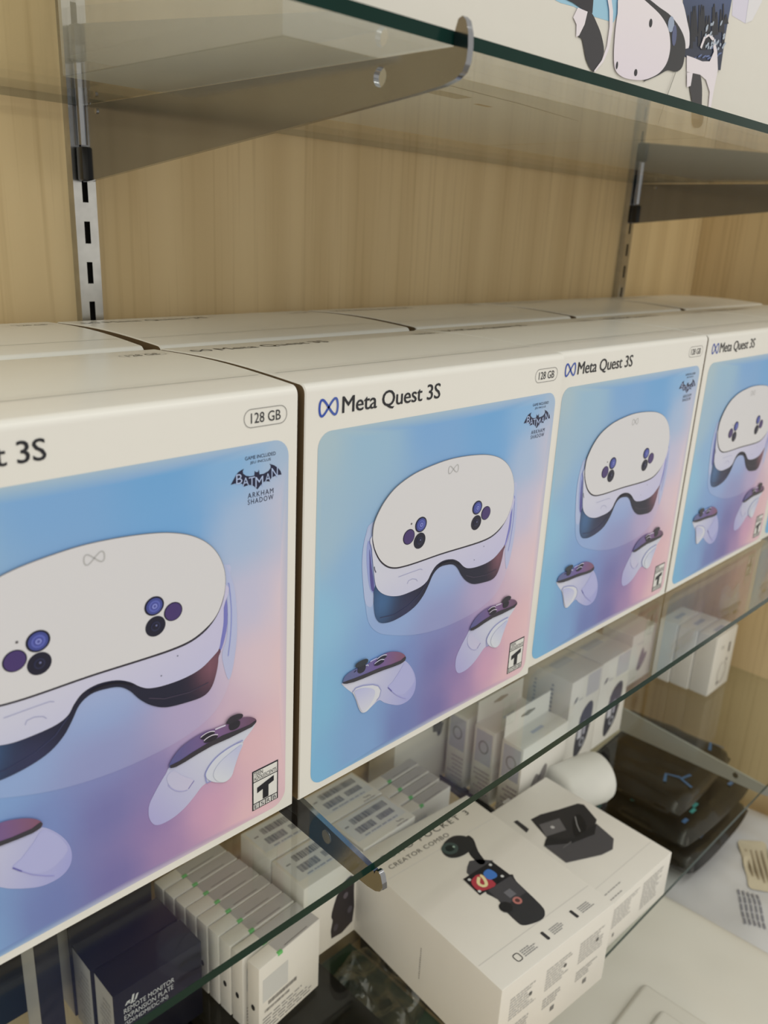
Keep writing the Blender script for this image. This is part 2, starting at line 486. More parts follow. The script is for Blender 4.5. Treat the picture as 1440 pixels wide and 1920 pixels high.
BGL = [(u, v, A(c[0] + (4 if u > 0.85 else 0), c[1] + (4 if u > 0.8 else -8 if (u < 0.5 and v > 0.5) else 0), c[2] - (9 if u > 0.85 else 5 if v < 0.4 else 2))) for u, v, c in BGC]
def bgcol(x, z):
    u = (x - PX0) / (PX1 - PX0); v = (z - PZ0) / (PZ1 - PZ0)
    sw = 0; s = [0, 0, 0]
    for a, b_, c_ in BGL:
        w_ = 1.0 / ((u - a) ** 2 + (v - b_) ** 2 + 0.004) ** 2
        sw += w_
        for i in range(3): s[i] += w_ * c_[i]
    return tuple(x_ / sw for x_ in s)
def tint(c_, a): return lambda x, z: mixc(bgcol(x, z), c_, a)
def grad(p0, c0, p1, c1):
    def fn(x, z):
        dx, dz = p1[0] - p0[0], p1[1] - p0[1]
        return mixc(c0, c1, ((x - p0[0]) * dx + (z - p0[1]) * dz) / (dx * dx + dz * dz))
    return fn
def meta_loop(cx, cz, w, h):
    P = []
    for k in range(48):
        t = 2 * math.pi * k / 48
        P.append((cx + w / 2 * math.sin(t) * (1 - 0.0 * math.cos(2 * t)), cz + h / 2 * math.sin(2 * t) * (0.92 + 0.08 * abs(math.sin(t)))))
    return P

def make_headset_box():
    root = thing('headset_box', (0, 0, 0))
    # sleeve: rounded top edges, lid slightly domed
    rr = 0.0042; prof = [(0, 0.0008), (0.0008, 0)]
    prof = [(0.0, 0.001), (0.0, H - rr)]
    for k in range(1, 7):
        a = math.pi / 2 * k / 6; prof.append((rr - rr * math.cos(a), H - rr + rr * math.sin(a)))
    for k in range(1, 14):
        t = k / 14; prof.append((rr + (D - 2 * rr) * t, H + 0.0021 * math.sin(math.pi * t)))
    for k in range(0, 7):
        a = math.pi / 2 * k / 6; prof.append((D - rr + rr * math.sin(a), H - rr + rr * math.cos(a)))
    prof += [(D, 0.001), (D - 0.001, 0), (0.001, 0)]
    bm = bmesh.new()
    e = 0.0006
    rings = []
    for x, s in ((0, e), (e, 0), (W - e, 0), (W, e)):
        cy, cz = D / 2, H / 2
        rings.append([bm.verts.new((x, cy + (y - cy) * (1 - s / cy), cz + (z - cz) * (1 - s / cz) if s else z)) for y, z in prof])
    for i in range(3):
        for j in range(len(prof)):
            k = (j + 1) % len(prof)
            bm.faces.new([rings[i][j], rings[i][k], rings[i + 1][k], rings[i + 1][j]])
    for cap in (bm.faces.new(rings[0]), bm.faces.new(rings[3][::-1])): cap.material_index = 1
    bmesh.ops.recalc_face_normals(bm, faces=bm.faces)
    from_bm('sleeve', bm, ['white_card', 'brown_side'], root, 32)
    # picture panel
    a = Art(front())
    a.rrect(PX0, PZ0, PX1, PZ1, 0.0085, bgcol, 0, step=0.0075)
    pan = a.build('picture_panel', root)
    # strap and headset
    a = Art(front())
    strap = tA([(160, 590), (110, 680), (85, 800), (77, 930), (85, 1080), (103, 1230), (127, 1376), (186, 1453), (280, 1482), (494, 1482), (724, 1423), (953, 1313), (1105, 1194), (1180, 1085), (1235, 940), (1285, 700), (1307, 470), (1300, 340), (1275, 270), (900, 400), (400, 500)])
    lil = A(188, 188, 218)
    def strapcol(x, z):
        t = (z - 0.10) / 0.035
        return mixc(bgcol(x, z), lil, 0.22 + 0.5 * max(0, min(1, t)))
    a.poly(strap, strapcol, 1, smooth=4, step=0.006)
    a.poly(tA([(158, 780), (122, 740), (112, 860), (120, 1000), (140, 1120), (172, 1150), (176, 1080), (160, 960)]), tint(A(150, 148, 200), 0.7), 2, smooth=3)
    a.poly(tA([(135, 800), (150, 930), (168, 1060), (170, 1130), (150, 1120), (138, 1000)]), A(86, 80, 140), 3, smooth=3)
    a.poly(tA([(1250, 500), (1268, 480), (1255, 620), (1225, 740), (1205, 780), (1225, 660)]), A(120, 120, 185), 3, smooth=3)
    a.poly(tA([(1268, 262), (1292, 290), (1306, 400), (1303, 520), (1285, 700), (1250, 880), (1222, 960), (1212, 860), (1216, 790), (1245, 700), (1268, 520), (1272, 380)]), lambda x, z: mixc(bgcol(x, z), A(178, 184, 224), 0.85), 2, smooth=3, step=0.005)
    a.ribbon(catmull(tA([(1284, 380), (1282, 520), (1262, 680), (1232, 820)]), 3)[:-3], 0.0005, A(140, 146, 200), 3)
    a.poly(tA([(160, 590), (112, 680), (86, 800), (78, 930), (86, 1080), (103, 1230), (150, 1260), (178, 1180), (178, 1110), (150, 1000), (130, 860), (150, 740)]), lambda x, z: mixc(bgcol(x, z), A(186, 188, 220), 0.7), 1.5, smooth=3, step=0.005)
    # facial interface
    blk = tA([(180, 1095), (168, 1180), (170, 1260), (180, 1330), (205, 1375), (245, 1388), (320, 1370), (420, 1315), (500, 1250), (560, 1170), (600, 1090), (640, 1000), (690, 945), (750, 925), (800, 925), (835, 955), (865, 1010), (905, 1055), (960, 1078), (1040, 1065), (1110, 1040), (1150, 990), (1180, 900), (1196, 820), (1196, 760), (1000, 760), (600, 800), (300, 900)])
    c1 = tA([(235, 1215), (1165, 850), (430, 1290)])
    def facecol(x, z):
        c_ = A(27, 29, 50)
        d1 = math.hypot((x - c1[0][0]) * 1.4, z - c1[0][1]) / 0.016
        d2 = math.hypot((x - c1[1][0]) * 1.6, z - c1[1][1]) / 0.013
        d3 = math.hypot(x - c1[2][0], z - c1[2][1]) / 0.012
        c_ = mixc(c_, A(66, 104, 146), 0.9 * math.exp(-d1 * d1))
        c_ = mixc(c_, A(128, 84, 96), 0.9 * math.exp(-d2 * d2))
        return mixc(c_, A(58, 62, 100), 0.5 * math.exp(-d3 * d3))
    a.poly(blk, facecol, 4, smooth=4, step=0.004)
    a.ribbon(tA([(215, 1345), (330, 1320), (440, 1250), (530, 1160), (590, 1060)]), 0.0005, A(52, 56, 86), 5)
    a.ribbon(tA([(900, 1010), (960, 1025), (1060, 1005), (1140, 960)]), 0.0005, A(64, 56, 74), 5)
    # white shell
    shell = tA([(155, 690), (150, 800), (163, 950), (175, 1060), (192, 1112), (230, 1150), (290, 1171), (370, 1169), (460, 1137), (540, 1097), (590, 1050), (620, 990), (660, 930), (720, 890), (790, 880), (840, 900), (875, 935), (910, 951), (970, 944), (1050, 915), (1120, 870), (1180, 800), (1203, 765), (1217, 710), (1237, 620), (1250, 520), (1270, 380), (1000, 400), (400, 500)])
    g = tA([(150, 800), (450, 1150), (1200, 560)])
    a.poly(shell, lambda x, z: mixc(grad(g[0], A(206, 204, 214), g[2], A(196, 190, 222))(x, z), A(182, 182, 212), (0.120 - z) / 0.05), 6, smooth=4, step=0.006)
    a.ribbon(catmull(tA([(690, 935), (740, 903), (800, 898), (845, 930)]), 4)[:-4], 0.0006, A(18, 18, 30), 7)
    a.ribbon(tA([(360, 1020), (455, 985), (535, 957), (550, 962)]), 0.00035, A(160, 160, 186), 7)
    a.ribbon(tA([(430, 1075), (440, 1050), (470, 1035), (500, 1038), (511, 1053)]), 0.00035, A(160, 160, 186), 7)
    for q in ((1038, 778), (962, 885)): a.ellipse(*tA([q])[0], 0.0004, 0.0004, 0, A(110, 110, 130), 7, 8)
    a.ribbon(tA([(168, 938), (172, 965), (181, 985)]), 0.0006, A(70, 70, 90), 7)
    # front plate
    fp = [(155, 690), (165, 600), (200, 510), (250, 420), (320, 330), (400, 260), (500, 195), (620, 140), (760, 90), (900, 62), (1020, 52), (1100, 58), (1170, 82), (1225, 130), (1260, 200), (1275, 290), (1270, 380), (1250, 470), (1215, 560), (1165, 630), (1100, 690), (1020, 730), (900, 770), (700, 830), (500, 900), (400, 930), (330, 942), (270, 930), (215, 885), (175, 810), (157, 740)]
    a.poly(tA([(x + (2 if x > 1000 else -2 if x < 300 else 0), y + (1 if y < 450 else 5 if y < 600 else 13)) for x, y in fp]), A(44, 40, 52), 7, smooth=4)
    P = catmull(tA(fp), 4)
    a.ribbon(P[:68], 0.0006, A(134, 130, 128), 8)
    a.poly(tA(fp), A(213, 208, 204), 9, smooth=4)
    hs = a.build('headset_picture', root)
    hs.parent = pan
    # lenses
    a = Art(front())
    def lens(cx, cy, rx, ry, kind):
        P = tA([(cx, cy), (cx + rx, cy), (cx, cy - ry)])
        ex = abs(P[1][0] - P[0][0]); ez = abs(P[2][1] - P[0][1])
        x, z = P[0]
        a = Art(front())
        a.ellipse(x, z, ex * 1.05, ez * 1.03, 0, A(24, 24, 44), 10)
        if kind == 'blue':
            for k, c_ in ((0.86, A(66, 74, 140)), (0.62, A(92, 100, 172)), (0.42, A(70, 76, 148)), (0.28, A(132, 138, 200)), (0.14, A(80, 84, 150))):
                a.ellipse(x, z, ex * k, ez * k, 0, c_, 11 + (0.9 - k) * 4)
        elif kind == 'purple':
            a.ellipse(x, z, ex * 0.94, ez * 0.94, 0, A(70, 52, 104), 11)
        else:
            a.ellipse(x, z, ex * 0.5, ez * 0.5, 0, A(40, 42, 70), 11); a.ellipse(x, z, ex * 0.34, ez * 0.34, 0, A(26, 26, 46), 12)
            a.ellipse(x + ex * .05, z + ez * .1, ex * 0.1, ez * 0.1, 0, A(110, 112, 150), 13)
        a.build('camera_lens', pan)
    for q in ((535, 603, 43, 58, 'blue'), (439, 701, 43, 58, 'purple'), (524, 731, 43, 60, 'dark'), (982, 469, 36, 52, 'blue'), (1050, 512, 34, 51, 'purple'), (973, 588, 37, 55, 'dark')): lens(*q)
    a.ellipse(*tA([(460, 597)])[0], 0.0006, 0.0006, 0, A(90, 84, 84), 10, 10); a.build('status_light', pan); a = Art(front())
    cz = tA([(755, 165), (832, 165), (793, 135), (793, 193)])
    a.ribbon(meta_loop((cz[0][0] + cz[1][0]) / 2, (cz[2][1] + cz[3][1]) / 2, cz[1][0] - cz[0][0], cz[2][1] - cz[3][1]), 0.0006, A(182, 178, 172), 10, closed=True)
    o = a.build('headset_emblem', root); o.parent = pan
    # left controller
    a = Art(front())
    body = tB([(150, 868), (260, 855), (420, 800), (700, 685), (930, 595), (990, 565), (1060, 620), (1120, 720), (1146, 830), (1136, 950), (1092, 1050), (1020, 1120), (920, 1162), (820, 1157), (720, 1130), (650, 1098), (570, 1165), (500, 1230), (450, 1264), (410, 1260), (370, 1205), (330, 1085), (290, 1005), (220, 950), (165, 900)])
    g = tB([(300, 900), (1100, 1050)])
    a.poly(body, grad(g[0], A(205, 203, 218), g[1], A(158, 158, 204)), 1, smooth=4, step=0.004)
    a.poly(tB([(770, 925), (830, 850), (930, 700), (990, 600), (1060, 640), (1110, 740), (1120, 850), (1000, 1000), (880, 1020)]), tint(A(178, 176, 212), 0.9), 2, smooth=3, step=0.004)
    a.ribbon(tB([(768, 925), (818, 975)]), 0.0006, A(96, 92, 160), 3)
    a.ribbon(tB([(818, 975), (880, 1030), (960, 1065), (1010, 1075)]), 0.0003, A(150, 146, 196), 3)
    trig = tB([(290, 985), (330, 935), (430, 905), (560, 890), (630, 910), (665, 960), (650, 1040), (600, 1110), (540, 1180), (470, 1250), (410, 1260), (370, 1200), (330, 1080)])
    a.poly(trig, A(212, 210, 220), 4, smooth=4)
    a.ribbon(tB([(288, 985), (330, 930), (430, 897), (560, 883), (635, 903), (670, 960), (650, 1045), (610, 1100)]), 0.0006, A(150, 152, 190), 5)
    g = tB([(420, 930), (430, 1230)])
    a.poly(tB([(310, 990), (340, 955), (430, 930), (530, 935), (585, 970), (570, 1060), (520, 1150), (450, 1235), (415, 1245), (375, 1180), (335, 1070)]), grad(g[0], A(184, 184, 216), g[1], A(206, 204, 220)), 6, smooth=4, step=0.003)
    plate_ = tB([(148, 850), (175, 775), (240, 715), (330, 668), (440, 622), (530, 572), (620, 520), (720, 462), (800, 438), (900, 441), (970, 470), (1001, 517), (985, 560), (930, 600), (830, 640), (700, 685), (560, 740), (420, 800), (300, 845), (200, 869), (155, 866)])
    g = tB([(200, 780), (640, 600), (980, 500)])
    def pc(x, z):
        u = (x - g[0][0]) / (g[2][0] - g[0][0])
        return mixc(mixc(A(92, 102, 140), A(112, 92, 146), u * 2), A(128, 84, 104), u * 2 - 1)
    a.poly(plate_, pc, 7, smooth=4, step=0.003)
    a.poly(tB([(148, 850), (300, 795), (480, 725), (640, 655), (800, 608), (930, 553), (992, 500), (1001, 520), (985, 560), (930, 600), (830, 640), (700, 685), (560, 740), (420, 800), (300, 845), (200, 869), (155, 866)]), A(54, 52, 60), 8)
    a.poly(tB([(345, 700), (360, 640), (445, 605), (452, 660), (425, 705), (370, 728)]), A(40, 42, 54), 9, smooth=3)
    a.poly(tB([(313, 630), (330, 592), (400, 550), (460, 529), (487, 545), (476, 582), (420, 620), (350, 648), (320, 648)]), A(48, 54, 62), 10, smooth=3)
    a.poly(tB([(295, 712), (330, 680), (330, 692), (305, 715)]), A(40, 42, 66), 9); a.ribbon(tB([(445, 625), (485, 612), (490, 630)]), 0.0006, A(196, 196, 220), 9)
    for dx, dy in ((0, 0), (34, -62)):
        a.poly(tB([(570 + dx, 615 + dy), (600 + dx, 575 + dy), (660 + dx, 540 + dy), (700 + dx, 545 + dy), (690 + dx, 575 + dy), (630 + dx, 615 + dy), (585 + dx, 625 + dy)]), A(36, 36, 54), 10, smooth=3)
        a.ribbon(catmull(tB([(572 + dx, 600 + dy), (610 + dx, 565 + dy), (660 + dx, 540 + dy), (702 + dx, 545 + dy)]), 3)[:-3], 0.0006, A(198, 196, 218), 11)
    a.ribbon(tB([(515, 570), (560, 545), (605, 525)]), 0.0008, A(176, 176, 214), 9)
    o = a.build('controller_picture', root); o.parent = pan
    # right controller
    a = Art(front())
    body = tC([(290, 612), (350, 598), (560, 470), (860, 320), (1080, 212), (1122, 180), (1095, 240), (1000, 372), (960, 480), (920, 600), (890, 690), (830, 745), (760, 753), (700, 746), (650, 762), (600, 802), (540, 882), (450, 990), (350, 1080), (250, 1142), (170, 1166), (120, 1137), (94, 1070), (100, 970), (150, 860), (210, 750), (260, 668)])
    g = tC([(700, 500), (150, 1120)])
    a.poly(body, lambda x, z: mixc(grad(g[0], A(202, 204, 222), g[1], A(172, 168, 206))(x, z), bgcol(x, z), 0.08), 1, smooth=4, step=0.004)
    a.poly(tC([(270, 700), (330, 640), (420, 690), (530, 735), (475, 815), (400, 838), (330, 820), (285, 770)]), tint(A(196, 194, 218), 0.85), 2, smooth=3, step=0.004)
    a.ribbon(tC([(530, 735), (475, 815)]), 0.0004, A(120, 112, 166), 3)
    a.ribbon(catmull(tC([(285, 770), (330, 820), (400, 838), (470, 818)]), 3)[:-3], 0.0003, A(164, 160, 200), 3)
    a.poly(tC([(640, 695), (645, 650), (700, 560), (780, 480), (900, 400), (1000, 368), (960, 480), (920, 600), (890, 690), (830, 745), (760, 752), (690, 738)]), A(206, 206, 224), 4, smooth=4)
    a.ribbon(catmull(tC([(690, 738), (640, 700), (645, 645), (700, 555), (780, 475), (900, 395), (1000, 365)]), 3)[:-3], 0.0005, A(140, 142, 190), 5)
    g2 = tC([(960, 420), (760, 740)])
    a.poly(tC([(715, 690), (730, 620), (790, 540), (870, 470), (985, 385), (955, 480), (915, 600), (885, 690), (830, 740), (760, 740)]), grad(g2[0], A(188, 188, 220), g2[1], A(210, 210, 226)), 6, smooth=4, step=0.003)
    plate_ = tC([(282, 590), (320, 510), (400, 410), (520, 320), (640, 255), (740, 225), (830, 190), (960, 130), (1060, 117), (1115, 135), (1123, 165), (1080, 212), (1000, 252), (860, 322), (700, 392), (560, 472), (440, 547), (350, 597), (300, 609)])
    g3 = tC([(300, 580), (1110, 140)])
    def pc2(x, z):
        u = (x - g3[0][0]) / (g3[1][0] - g3[0][0])
        return mixc(mixc(A(86, 88, 136), A(122, 92, 134), u * 2), A(104, 74, 92), u * 2 - 1)
    a.poly(plate_, pc2, 7, smooth=4, step=0.003)
    a.poly(tC([(300, 609), (350, 597), (440, 547), (560, 472), (700, 392), (860, 322), (1000, 252), (1080, 212), (1123, 165), (1119, 148), (1060, 190), (960, 232), (800, 292), (640, 375), (500, 460), (380, 540), (288, 585)]), A(52, 48, 56), 8)
    a.poly(tC([(862, 185), (955, 150), (962, 192), (930, 228), (870, 243)]), A(38, 36, 46), 9, smooth=3)
    a.poly(tC([(832, 165), (870, 115), (940, 84), (988, 88), (982, 122), (920, 157), (862, 183), (836, 180)]), A(46, 42, 52), 10, smooth=3)
    for dx, dy in ((0, 0), (30, 32)):
        a.poly(tC([(585 + dx, 318 + dy), (620 + dx, 280 + dy), (680 + dx, 255 + dy), (720 + dx, 262 + dy), (700 + dx, 292 + dy), (640 + dx, 322 + dy), (600 + dx, 332 + dy)]), A(38, 34, 46), 10, smooth=3)
        a.ribbon(catmull(tC([(586 + dx, 312 + dy), (625 + dx, 276 + dy), (680 + dx, 252 + dy), (718 + dx, 258 + dy)]), 3)[:-3], 0.0005, A(214, 204, 216), 11)
    a.ribbon(tC([(725, 235), (780, 212), (825, 195)]), 0.0008, A(210, 200, 220), 9)
    o = a.build('controller_picture', root); o.parent = pan
    # lettering
    a = Art(front())
    logo = meta_loop(0.0147, 0.22265, 0.0118, 0.0082)
    a.ribbon(logo, 0.00125, lambda x, z: mixc(A(38, 72, 160), A(70, 92, 160), (x - 0.0087) / 0.012), 1, closed=True)
    for k_, (ex_, ez_) in enumerate(((-0.00012, 0), (0.00012, 0), (0, 0.0001))): a.text('Meta Quest 3S', 0.0237 + ex_, 0.2170 + ez_, 0.0966 + ex_, 0.2270 + ez_, A(30, 30, 36), 1 + 0.2 * k_, spacing=0.97)
    a.build('title_lettering', root)
    a = Art(front())
    a.ribbon(rrect_pts(0.1865, 0.2185, 0.2106, 0.2269, 0.0040), 0.00028, A(120, 116, 110), 1, closed=True)
    a.text('128 GB', 0.1902, 0.2203, 0.2070, 0.2251, A(40, 40, 44), 1)
    a.build('capacity_badge', root)
    # game emblem
    a = Art(front())
    ink = A(26, 30, 58)
    q = tD([(285, 385), (950, 235), (400, 470), (850, 350), (330, 1230), (930, 1110), (330, 1350), (930, 1240)])
    cxm = 0.1955
    a.text('GAME INCLUDED', 0.1868, 0.2037, 0.2042, 0.2054, ink, 1)
    a.text('JEU INCLUS', 0.1896, 0.2012, 0.2014, 0.2028, ink, 1)
    bat = [(125, 915), (160, 850), (220, 740), (270, 670), (330, 630), (380, 605), (355, 650), (365, 700), (420, 740), (500, 750), (580, 735), (588, 640), (605, 668), (650, 668), (668, 620), (680, 715), (760, 700), (850, 650), (895, 590), (895, 540), (870, 508), (960, 535), (1040, 590), (1085, 650), (1105, 715), (1020, 725), (960, 750), (900, 785), (880, 850), (830, 845), (770, 850), (700, 920), (640, 1000), (600, 960), (540, 920), (480, 915), (430, 930), (380, 950), (350, 895), (280, 885), (200, 890)]
    a.poly(tD(bat), ink, 1)
    lc = A(168, 182, 210)
    for ch, x, y, w_, h_, ro in (('B', 285, 800, 120, 190, 0.0), ('A', 410, 850, 120, 160, 0.0), ('T', 530, 845, 120, 170, 0.0), ('M', 672, 850, 150, 200, 0.0), ('A', 838, 770, 110, 160, 0), ('N', 968, 675, 120, 190, 0)):
        c0 = tD([(x - w_ / 2, y), (x + w_ / 2, y), (x, y + h_ / 2), (x, y - h_ / 2)])
        a.text(ch, c0[0][0], c0[2][1], c0[1][0], c0[3][1], lc, 2)
    a.text('ARKHAM', 0.1882, 0.1853, 0.2030, 0.1878, ink, 1, spacing=1.25)
    a.text('SHADOW', 0.1882, 0.1822, 0.2030, 0.1847, ink, 1, spacing=1.25)
    o = a.build('game_emblem', root); o.parent = pan
    # rating badge
    a = Art(front())
    x0, x1, z0, z1 = 0.1899, 0.2070, 0.0102, 0.0349
    a.rect(x0, z0, x1, z1, A(28, 28, 38), 1)
    e = 0.0008
    a.rect(x0 + e, z0 + 0.0180, x1 - e, z1 - e, WHITE, 2)
    a.rect(x0 + e, z0 + 0.0044, x1 - e, z0 + 0.0174, WHITE, 2)
    a.text('TEEN', x0 + 0.0010, z0 + 0.0212, x0 + 0.0068, z0 + 0.0236, A(30, 30, 40), 3)
    a.text('ADOLESCENTS', x0 + 0.0010, z0 + 0.0185, x1 - 0.0012, z0 + 0.0208, A(20, 20, 30), 3)
    tp = [(-0.0055, 0.0028), (0.0055, 0.0056), (0.0055, 0.0022), (0.0020, 0.0013), (0.0020, -0.0060), (-0.0018, -0.0060), (-0.0018, 0.0003), (-0.0055, -0.0006)]
    a.poly([((x0 + x1) / 2 + px_, z0 + 0.0108 + pz_) for px_, pz_ in tp], A(24, 24, 34), 3)
    for k, ch in enumerate('ESRB'):
        xa = x0 + 0.0008 + k * 0.0040
        a.rect(xa, z0 + 0.0006, xa + 0.0034, z0 + 0.0038, WHITE, 2); a.text(ch, xa + 0.0006, z0 + 0.0010, xa + 0.0028, z0 + 0.0034, A(40, 40, 50), 3)
    o = a.build('rating_badge', root); o.parent = pan
    # printing on the lid
    def lid(u, v, o_):
        t = max(0, min(1, (v - rr) / (D - 2 * rr))); return (u, v, H + 0.0021 * math.sin(math.pi * t) + o_)
    a = Art(lid)
    a.ribbon([(0.003 + 0.2116 * k / 12, 0.027) for k in range(13)], 0.0004, A(176, 172, 160), 0)
    a.text('Meta Quest 3S', 0.022, 0.0985, 0.104, 0.1105, A(34, 33, 32), 0)
    a.ribbon(meta_loop(0.012, 0.106, 0.011, 0.008), 0.001, A(64, 64, 70), 0, closed=True)
    a.text('128 GB', 0.188, 0.1030, 0.207, 0.1090, A(84, 82, 78), 0)
    a.ribbon(rrect_pts(0.1845, 0.1010, 0.2105, 0.1110, 0.0045), 0.0003, A(140, 136, 128), 0, closed=True)
    a.build('lid_lettering', root)
    return root

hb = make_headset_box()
FR = ['blue and pink picture headset box standing above the navy cartons', 'blue and pink picture headset box standing above the gimbal camera carton',
      'blue and pink picture headset box standing above the hanging-tab cartons', 'blue and pink picture headset box standing above the cable cartons',
      'blue and pink picture headset box standing nearest the wooden side panel']
BK = ['back-row headset box, lid showing, just left of the black gap by the standard', 'back-row headset box, lid showing, just right of the black gap by the standard',
      'back-row headset box, lid showing, under the middle of the bare wood panel', 'back-row headset box, lid showing, beside the slotted standard near the side panel',
      'back-row headset box, lid showing, in the corner against the wooden side panel']
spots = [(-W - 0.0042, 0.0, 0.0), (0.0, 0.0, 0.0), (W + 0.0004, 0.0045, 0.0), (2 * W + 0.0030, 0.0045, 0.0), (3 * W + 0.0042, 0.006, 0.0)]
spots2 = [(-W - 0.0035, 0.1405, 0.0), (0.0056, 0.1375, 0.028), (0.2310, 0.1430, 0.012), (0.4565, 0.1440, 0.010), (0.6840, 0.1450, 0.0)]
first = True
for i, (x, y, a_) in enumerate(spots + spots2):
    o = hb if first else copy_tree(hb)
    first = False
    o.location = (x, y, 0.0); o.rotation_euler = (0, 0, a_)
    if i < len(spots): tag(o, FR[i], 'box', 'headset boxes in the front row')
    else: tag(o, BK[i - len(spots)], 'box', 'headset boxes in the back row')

# ------------------------------------------------------------------ large carton on the upper shelf
UY = 0.004
def fu(pts):
    return [(lambda p: (p.x - UX0, max(0.0012, p.z - ZU)))(on(q, 1, UY)) for q in zpx(1040, 0, 400 / 1440, pts)]
UX0, UX1 = -0.012, 0.372
uc = thing('console_headset_carton', (UX0, UY, ZU))
from_bm('carton', box_bm(0, UX1 - UX0, 0, 0.20, 0, 0.28, 0.0012), 'white_carton', uc, 40)
a = Art(front())
rnd = random.Random(5)
def scenery(x, z):
    return mixc(A(38, 46, 66), A(96, 116, 160), (z - 0.06) / 0.07)
lp = fu([(250, -120), (432, -120), (440, 60), (395, 150), (250, 108), (130, 45), (-60, -10), (-60, -160)])
lp = fu([(-120, -60), (40, 20), (130, 45), (250, 108), (395, 152), (440, 60), (440, -300), (-120, -300)])
a.poly(lp, lambda x, z: mixc(A(150, 190, 205), A(70, 88, 120), (z - 0.075) / 0.05), 0, step=0.008)
a.build('scenery_picture', uc); a = Art(front())
rp = fu([(840, -300), (1210, -300), (1195, 0), (1150, 250), (1118, 475), (1090, 470), (870, 380), (880, 200)])
a.poly(rp, scenery, 0, step=0.008)
for k in range(16):
    x = 880 + k * 18 + rnd.uniform(-6, 6); t0 = rnd.uniform(20, 110); bt = 250 + rnd.uniform(-40, 90) - max(0, (x - 1050)) * 0.5
    w_ = rnd.uniform(9, 20)
    a.poly(fu([(x - 3, t0), (x + 4, t0), (x + w_, bt), (x - w_, bt)]), A(24, 28, 40), 1 + 0.1 * k)
for k in range(26):
    x = 1010 + rnd.uniform(0, 130); y = 130 + rnd.uniform(0, 200)
    a.ellipse(*fu([(x, y)])[0], rnd.uniform(.0012, .0026), 0.0010, rnd.uniform(.3, 1), A(166, 174, 182), 3 + 0.1 * k, 8)
for k in range(9):
    x = 900 + rnd.uniform(0, 220); y = 300 + rnd.uniform(0, 120)
    a.ellipse(*fu([(x, y)])[0], 0.0030, 0.0006, rnd.uniform(0, .6), A(96, 110, 150), 3 + 0.1 * k, 8)
a.build('scenery_picture', uc)
pw_ = A(226, 214, 216)
a = Art(front())
# headset body
a.poly(fu([(600, -80), (760, -80), (850, 0), (890, 150), (905, 250), (880, 330), (700, 200), (600, 0)]), A(224, 214, 216), 4, smooth=4)
a.poly(fu([(560, -20), (620, -10), (700, 50), (780, 110), (850, 210), (876, 300), (868, 400), (850, 460), (810, 486), (755, 476), (690, 510), (620, 540), (600, 530), (720, 300)]), A(44, 44, 48), 5, smooth=4)
a.ellipse(*fu([(778, 165)])[0], 0.004, 0.0045, 0.3, A(150, 160, 176), 6, 14); a.ellipse(*fu([(800, 240)])[0], 0.003, 0.006, 0.2, A(84, 90, 120), 6, 14)
a.poly(fu([(432, -40), (560, -20), (640, 40), (710, 110), (755, 190), (770, 270), (768, 350), (745, 430), (700, 490), (640, 525), (580, 541), (500, 536), (440, 515), (400, 470), (390, 380), (398, 230), (415, 90)]), lambda x, z: mixc(A(222, 208, 212), A(232, 222, 218), (z - 0.01) / 0.1), 7, smooth=4, step=0.008)
for cx, cy, rx, ry in ((638, 157, 11, 31), (410, 442, 7, 27), (537, 491, 11, 25)):
    P = fu([(cx, cy), (cx + rx, cy), (cx, cy - ry)])
    a.ellipse(*P[0], abs(P[1][0] - P[0][0]), abs(P[2][1] - P[0][1]), 0, A(40, 40, 46), 8, 16)
a.build('headset_picture', uc)
for pts in (([(212, 80), (245, 90), (280, 160), (310, 240), (327, 345), (300, 430), (262, 484), (238, 470), (205, 400), (180, 270), (155, 250), (185, 190)],
             [(118, 118), (150, 52), (215, 80), (195, 165), (158, 240), (138, 250), (140, 165)],
             [(345, -30), (372, -30), (386, 80), (382, 200), (360, 330), (320, 420), (262, 488), (258, 478), (312, 405), (345, 310), (362, 180), (360, 70)]),
            ([(925, 482), (975, 500), (990, 600), (988, 720), (1000, 790), (985, 850), (945, 862), (925, 830), (922, 700), (905, 590), (918, 550)],
             [(885, 375), (930, 390), (990, 415), (1040, 415), (1068, 350), (1060, 280), (1035, 245), (1010, 262), (985, 330), (975, 320), (1000, 250), (1035, 230), (1068, 255), (1090, 340), (1095, 470), (1070, 600), (1045, 740), (1030, 735), (1040, 620), (1015, 540), (975, 505), (885, 485)],
             [(885, 490), (925, 490), (910, 580), (885, 590)])):
    a = Art(front())
    a.poly(fu(pts[0]), A(50, 48, 52), 4, smooth=3)
    a.poly(fu(pts[1]), pw_, 5)
    a.poly(fu(pts[2]), pw_, 6)
    if pts[0][0] == (212, 80):
        a.poly(fu([(40, -20), (130, -40), (260, -40), (250, 90), (200, 75), (120, 20)]), A(40, 38, 44), 3)
    a.build('controller_picture', uc)
a = Art(front())
a.ribbon(fu([(805, 490), (745, 655), (680, 880)]), 0.0006, A(100, 94, 84), 9)
a.build('lid_slit', uc)
a = Art(lambda u, v, o: (u, v, -o))
a.rect(0.135, 0.034, 0.163, 0.046, A(150, 142, 120), 0)
a.ribbon([(0.117, 0.018), (0.197, 0.024), (0.272, 0.034)], 0.0007, A(120, 112, 92), 0)
a.rect(0.183, 0.046, 0.197, 0.050, A(170, 140, 96), 0)
a.build('bottom_marks', uc)
tag(uc, 'large white carton with white headset, controllers and dark forest scenery on upper shelf', 'box')

